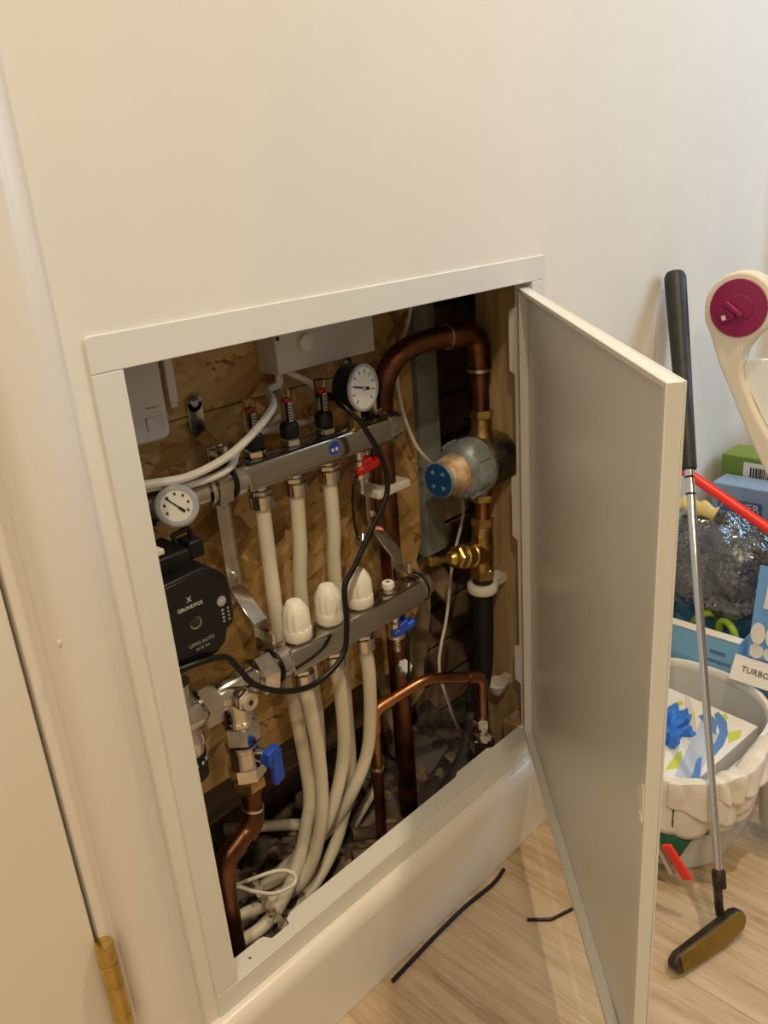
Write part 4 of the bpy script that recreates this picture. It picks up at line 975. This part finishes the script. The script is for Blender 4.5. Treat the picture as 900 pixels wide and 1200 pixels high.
# ---- cream cloth folded over the corner of the tub
def rimpath(s):
    L_ = [(.579, -.115), (.580, -.170), (.591, -.210), (.610, -.238), (.640, -.257), (.68, -.2635), (.76, -.2635)]
    P = catmull([(a, b, 0) for a, b in L_], 8); f = s*(len(P)-1); i_ = min(int(f), len(P)-2); t = f-i_
    p = P[i_].lerp(P[i_+1], t); d_ = (P[i_+1]-P[i_]).normalized(); return p, V((d_.y, -d_.x, 0))
def drape(name, m, label, layers, seed, base, folds, puff):
    mb = MB(); ns, nv = 56, 20
    for q, (s0, s1, drop, off, inw) in enumerate(layers):
        b0 = len(mb.v); sd_ = seed+q*3.7
        for i_ in range(ns+1):
            s = i_/ns; p, nrm = rimpath(s0+(s1-s0)*s)
            for j in range(nv+1):
                v = j/nv; f = noise.noise(V((s*4+sd_, v*1.2, sd_))); ph = s*folds+1.1*v*(s-.4)+sd_+.4*noise.noise(V((s*3, v*1.5, sd_)))
                rg = abs(math.sin(math.pi*ph))**.7; end = min(1, s*7, (1-s)*7)
                out = off+.005*math.sin(min(1, v*2.2)*math.pi*.5)+puff*rg*(.35+.65*v)*end
                if v < .3:
                    t = v/.3; qv = p-nrm*inw*(1-t)+nrm*out*t+Z*(base+off*.8+.010*math.sin(t*math.pi*.5)+.007*rg*end+.004*f)
                else:
                    t = (v-.3)/.7; qv = p+nrm*out+Z*(base+off*.8+.010+.007*rg*end*(1-t)+.004*f*(1-t)-drop*(t**1.15)*(1+.10*f)*(.45+.75*math.sin(math.pi*(.12+.76*s))+.12*math.sin(s*11+sd_)))
                mb.v.append(qv)
        for i_ in range(ns):
            for j in range(nv): a = b0+i_*(nv+1)+j; mb.f.append((a, a+nv+1, a+nv+2, a+1))
    o_ = mb.build(name, m, smooth=70); sm_ = o_.modifiers.new('thick', 'SOLIDIFY'); sm_.thickness = .0028; sm_.offset = 1
    return tag(o_, label, 'cloth')
drape('cloth', 'greencloth', 'dark green cloth hanging over the end of the tub', [(.04, .55, .095, .004, .004)], 2.0, .012, 2, .003)
drape('cloth', 'cloth', 'cream cloth bunched over the corner of the tub', [(.08, .97, .066, .005, .010), (.30, .99, .050, .010, .006), (.56, .99, .032, .015, .004)], 5.3, .020, 3.1, .009)
cc = MB().obox((.538, -.243, -.045), V((.1, -.5, -.75)), V((0, .85, -.5)), V((1, .1, 0)), .026, .0065, .003)
tag(cc.build('red_clip', 'redbright', bevel=.001), 'flat red plastic strip hanging outside the tub below the green cloth', 'clip')
tag(MB().tube([(.537, -.214, -.030), (.537, -.238, -.066)], .0045, 12).build('metal_tube', 'silver'), 'short silver tube beside the red plastic strip', 'tube')

# ---- cartons standing behind the tub
def carton(name, label, cat, x0, x1, y0, y1, z0, z1, m, inside='whitecard', t=.002):
    c = thing(name, label, cat, ((x0+x1)/2, (y0+y1)/2, z0))
    MB().box((x0, y0, z0), (x1, y1, z0+t)).build('base', m, c, smooth=0)
    MB().box((x0, y0, z0), (x0+t, y1, z1)).build('front_panel', m, c, smooth=0)
    MB().box((x1-t, y0, z0), (x1, y1, z1)).build('back_panel', m, c, smooth=0)
    MB().box((x0+t, y0, z0), (x1-t, y0+t, z1)).build('side_panel', m, c, smooth=0)
    MB().box((x0+t, y1-t, z0), (x1-t, y1, z1)).build('side_panel', m, c, smooth=0)
    return c
bc = carton('blue_carton', 'open light blue carton with white edges behind the tub', 'carton', .890, .975, -.168, -.022, FZ, .083, 'lightblue')
MB().obox((.899, -.095, .0855), X, Y, Z, .009, .073, .001).build('folded_edge', 'whitecard', bc, smooth=0)
for k, (ya, yb, zz) in enumerate(((-.148, -.122, .058), (-.156, -.112, .041))):
    n_ = 9; 
    for q in range(n_): MB().box((.8893, ya+(yb-ya)*q/n_, zz-.003), (.8898, ya+(yb-ya)*(q+.7)/n_, zz+.003)).build('printed_mark', 'navy', bc, smooth=0)
MB().box((.8892, -.155, .022), (.8898, -.118, .027)).build('printed_line', 'navy', bc, smooth=0)
tag(MB().tube(catmull([(.925, -.155, -.01), (.925, -.15, .065), (.93, -.135, .092), (.935, -.118, .085), (.935, -.115, .02), (.94, -.10, -.02)], 8), .006, 10).build('lime_cord', 'lime'), 'thick lime green cord arching in the blue carton near its open corner', 'cord')
tag(MB().tube(catmull([(.940, -.06, -.02), (.935, -.07, .06), (.935, -.085, .090), (.94, -.105, .098), (.95, -.11, .075), (.95, -.10, .0)], 8), .006, 10).build('lime_cord', 'lime'), 'thick lime green cord looping in the blue carton under the clear bag', 'cord')
tc_ = carton('sponge_carton', 'blue and white carton with raised printed lid beside the blue carton', 'carton', .893, .965, -.285, -.178, FZ, .045, 'lightblue')
MB().obox((.8925, -.245, .205-.055), V((.05, -1, 0)), V((.12, 0, 1)), V((1, .05, -.12)), .060, .075, .0012).build('lid', 'midblue', tc_, smooth=0)
for r_ in range(2):
    for k in range(4):
        MB().prism([(a*.011, b*(.018 if r_ else .012)) for a, b in circle(1, 16)], (.8828-.0012*(1-r_), -.197-.022*k, .118-.030*(1-r_)), -Y, V((.12, 0, 1)), .0006).build('printed_oval', 'whitecard', tc_, smooth=0)
MB().prism([(-.006, -.02), (.004, -.02), (.006, .02), (-.004, .02)], (.8905, -.205, .180), V((.05, -1, 0)), V((.12, 0, 1)), .0006).build('printed_stroke', 'whitecard', tc_, smooth=0)
fl_ = MB().obox((.872, -.225, .055), -Y, V((.5, 0, .85)), V((-.85, 0, .5)), .058, .020, .001).build('flap', 'whitecard', tc_, smooth=0)
text('lettering', 'TURBO', .013, (.8705, -.203, .056), -Y, V((.5, 0, .85)), 'printk', fl_)
# ---- clear bag of steel wool pads
sw = []
for k, (c, r, q) in enumerate([((.965, -.060, .145), .045, (1, .9, 1.0)), ((.975, -.120, .175), .045, (1, 1, .9)), ((.985, -.030, .185), .038, (1, .8, 1)), ((1.00, -.17, .20), .04, (1, 1, .8))]):
    s_ = MB().ball(c, r, 12, q).warp(lambda v: v+V((1, 1, 1))*.008*noise.noise(v*40))
    tag(s_.build('steel_wool_pad', 'wool', smooth=60), 'dark grey steel wool pad inside the clear bag', 'scourer', 'steel wool pads')
bagm = MB().ball((.975, -.095, .172), .105, 22, (.55, .95, .88))
def bagw(v):
    q = noise.noise(v*22)*.020+abs(noise.noise(v*55+V((3, 1, 2))))*.014; return v+(v-V((.975, -.095, .172))).normalized()*q
tag(bagm.warp(bagw).build('plastic_bag', 'bag', smooth=25), 'clear crinkled plastic bag of steel wool pads', 'bag')
# ---- boxes further back
tag(MB().box((1.065, -.34, FZ), (1.25, -.055, .105)).build('cardboard_box', 'card', bevel=.002), 'brown cardboard box under the green box', 'box')
pb = thing('sponge_box', 'blue eraser sponge box with white lettering behind the clear bag', 'box', (1.10, -.16, .105))
MB().box((1.07, -.27, .105), (1.125, -.032, .278)).build('carton', 'powerblue', pb, bevel=.002)
px_ = 1.0695
MB().prism([(-.05, -.03), (.06, -.03), (.06, .06), (.01, .06)], (px_+.0001, -.20, .205), -Y, Z, .0003).build('printed_field', 'navy', pb, smooth=0)
MB().prism(rrect(.075, .026, .004, 3), (px_, -.082, .240), -Y, Z, .0003).build('logo_field', 'navy', pb, smooth=0)
text('lettering', 'POWER', .019, (px_-.0004, -.082, .242), -Y, Z, 'whitecard', pb)
for q in range(4): MB().prism(rrect(.0075, .009, .002, 2, -.0165+.011*q, 0), (px_, -.084, .222), -Y, Z, .0003).build('printed_mark', 'navy', pb, smooth=0)
for k, s_ in enumerate(('ERASER', 'SPONGE', 'PADS')):
    text('lettering', s_, .015, (px_-.0008, -.131, .243-.016*k), -Y, Z, 'greyprint', pb, 'LEFT')
gx = thing('green_box', 'green box with white barcode label at the back of the clutter', 'box', (1.16, -.17, .105))
MB().box((1.13, -.30, .105), (1.20, -.020, .311)).build('carton', 'greenbox', gx, bevel=.002)
MB().prism([(-.10, -.03), (.10, -.03), (.10, .022), (-.10, .022)], (1.1297, -.16, .280), -Y, Z, .0004).build('label', 'whitecard', gx, smooth=0)
random.seed(5); yy = -.072
while yy > -.110:
    wd = random.choice((.0012, .0018, .0028)); MB().prism([(0, -.02), (wd, -.02), (wd, .014), (0, .014)], (1.1290, yy, .280), -Y, Z, .0003).build('barcode_bar', 'printk', gx, smooth=0); yy -= wd+random.choice((.0012, .002))
for q in range(5): MB().prism(rrect(.005, .006, .001, 2, .009*q, 0), (1.1290, -.118, .292), -Y, Z, .0003).build('printed_mark', 'print', gx, smooth=0)
for q in range(3): MB().prism(rrect(.010, .011, .002, 2, .014*q, 0), (1.1290, -.122, .272), -Y, Z, .0003).build('printed_mark', 'printk', gx, smooth=0)
tag(MB().box((1.253, -.36, FZ), (1.355, -.10, .375)).build('cardboard_box', 'card', bevel=.002), 'tall brown cardboard box beyond the green box', 'box')
# yellow rubber gloves on the bag
yg = MB().tube(catmull([(.965, .0-.012, .262), (.965, -.035, .272), (.962, -.060, .270), (.965, -.085, .262)], 6), [.012+.003*math.sin(k*1.1) for k in range(19)], 12).warp(lambda v: v+V((1, 1, 1))*.004*noise.noise(v*70))
tag(yg.build('rubber_glove', 'yellowglove', smooth=60), 'pale yellow rubber glove lying on the clear bag', 'glove')
tag(MB().tube([(.925, -.040, .345), (.925, -.36, .185)], .0082, 14).build('plastic_stick', 'redbright'), 'bright red plastic stick slanting across the sponge box', 'stick')
# bottles right of the cartons
bt = thing('cleaning_bottle', 'yellow plastic bottle beside the storage tub', 'bottle', (.915, -.325, FZ))
MB().lathe((.915, -.325, FZ), Z, [(.030, 0), (.034, .004), (.034, .10), (.026, .125), (.012, .135)], 24).build('body', 'yellow', bt)
MB().lathe((.915, -.325, FZ+.132), Z, [(.014, 0), (.014, .022), (.012, .024)], 20).build('cap', 'green', bt)
# ---- cream implement with magenta cap leaning at the wall end
ci = thing('spray_mop', 'cream plastic mop handle with round magenta flip cap and pale panel', 'mop', (1.0, -.12, .30))
IX = .985
def im(P, x0, dpt, name, m, bev=.004, parent=None):
    P = [(-a, b) for a, b in P]      # outline in -Y, Z
    return MB().prism(P, (x0, 0, 0), -Y, Z, dpt).build(name, m, parent or ci, bevel=bev, seg=3)
cy_, cz_ = -.0875, .5905
ring = [(cy_+.052*math.cos(math.radians(a)), cz_+.052*math.sin(math.radians(a))) for a in range(10, -1, -10)]
ring = []
for a in range(-95, 196, 10): ring.append((cy_-.052*math.cos(math.radians(a)), cz_+.052*math.sin(math.radians(a))))
arm = [(-.135, .560), (-.118, .535), (-.104, .510), (-.104, .485), (-.118, .445), (-.140, .400), (-.165, .355), (-.195, .300), (-.215, .300), (-.190, .330)]
cy_, cz_ = -.098, .5935
outline = [(cy_+.0505, cz_-.02), (-.059, .548), (-.0759, .505), (-.102, .4547), (-.1206, .417), (-.1405, .3794), (-.1585, .3484), (-.182, .308), (-.225, .308), (-.19, .36), (-.157, .406), (-.1426, .4266), (-.1279, .4511), (-.1108, .4884), (-.108, .5075), (-.1111, .5306), (-.1253, .5528), (-.141, .566), (cy_-.0505, cz_-.012)]
for a in range(0, 181, 12): outline.append((cy_-.052*math.cos(math.radians(a)), cz_+.052*math.sin(math.radians(a))))
im(outline[::-1], IX, .028, 'arm', 'cream')
cp_ = im([(cy_+.042*math.cos(math.radians(a)), cz_+.042*math.sin(math.radians(a))) for a in range(0, 360, 12)], IX-.027, .004, 'cap', 'magenta', .001)
fl2 = im([(cy_-.001+.022*math.cos(math.radians(a)), cz_+.001+.019*math.sin(math.radians(a))) for a in range(0, 360, 15)], IX-.0305, .002, 'flip_lid', 'magenta', .0008, cp_)
MB().obox((IX-.036, cy_+.004, cz_-.001), V((0, -.6, .8)), V((0, .8, .6)), X, .0035, .016, .003).build('tab', 'magenta', cp_, bevel=.0015)
MB().obox((IX-.033, cy_+.016, cz_-.009), V((0, -.8, .5)), V((0, .5, .8)), X, .011, .011, .002).build('thumb_recess', 'magenta', cp_, bevel=.001)
MB().obox((IX-.0355, cy_+.018, cz_-.014), V((0, -.9, .3)), V((0, .3, .9)), X, .0028, .0035, .0008).build('printed_mark', 'whitecard', cp_)
im([(-.106, .505), (-.110, .516), (-.30, .535), (-.30, .30), (-.222, .318), (-.19, .362), (-.142, .428), (-.112, .482)][::-1], IX-.004, .010, 'panel', 'palepanel', .002)
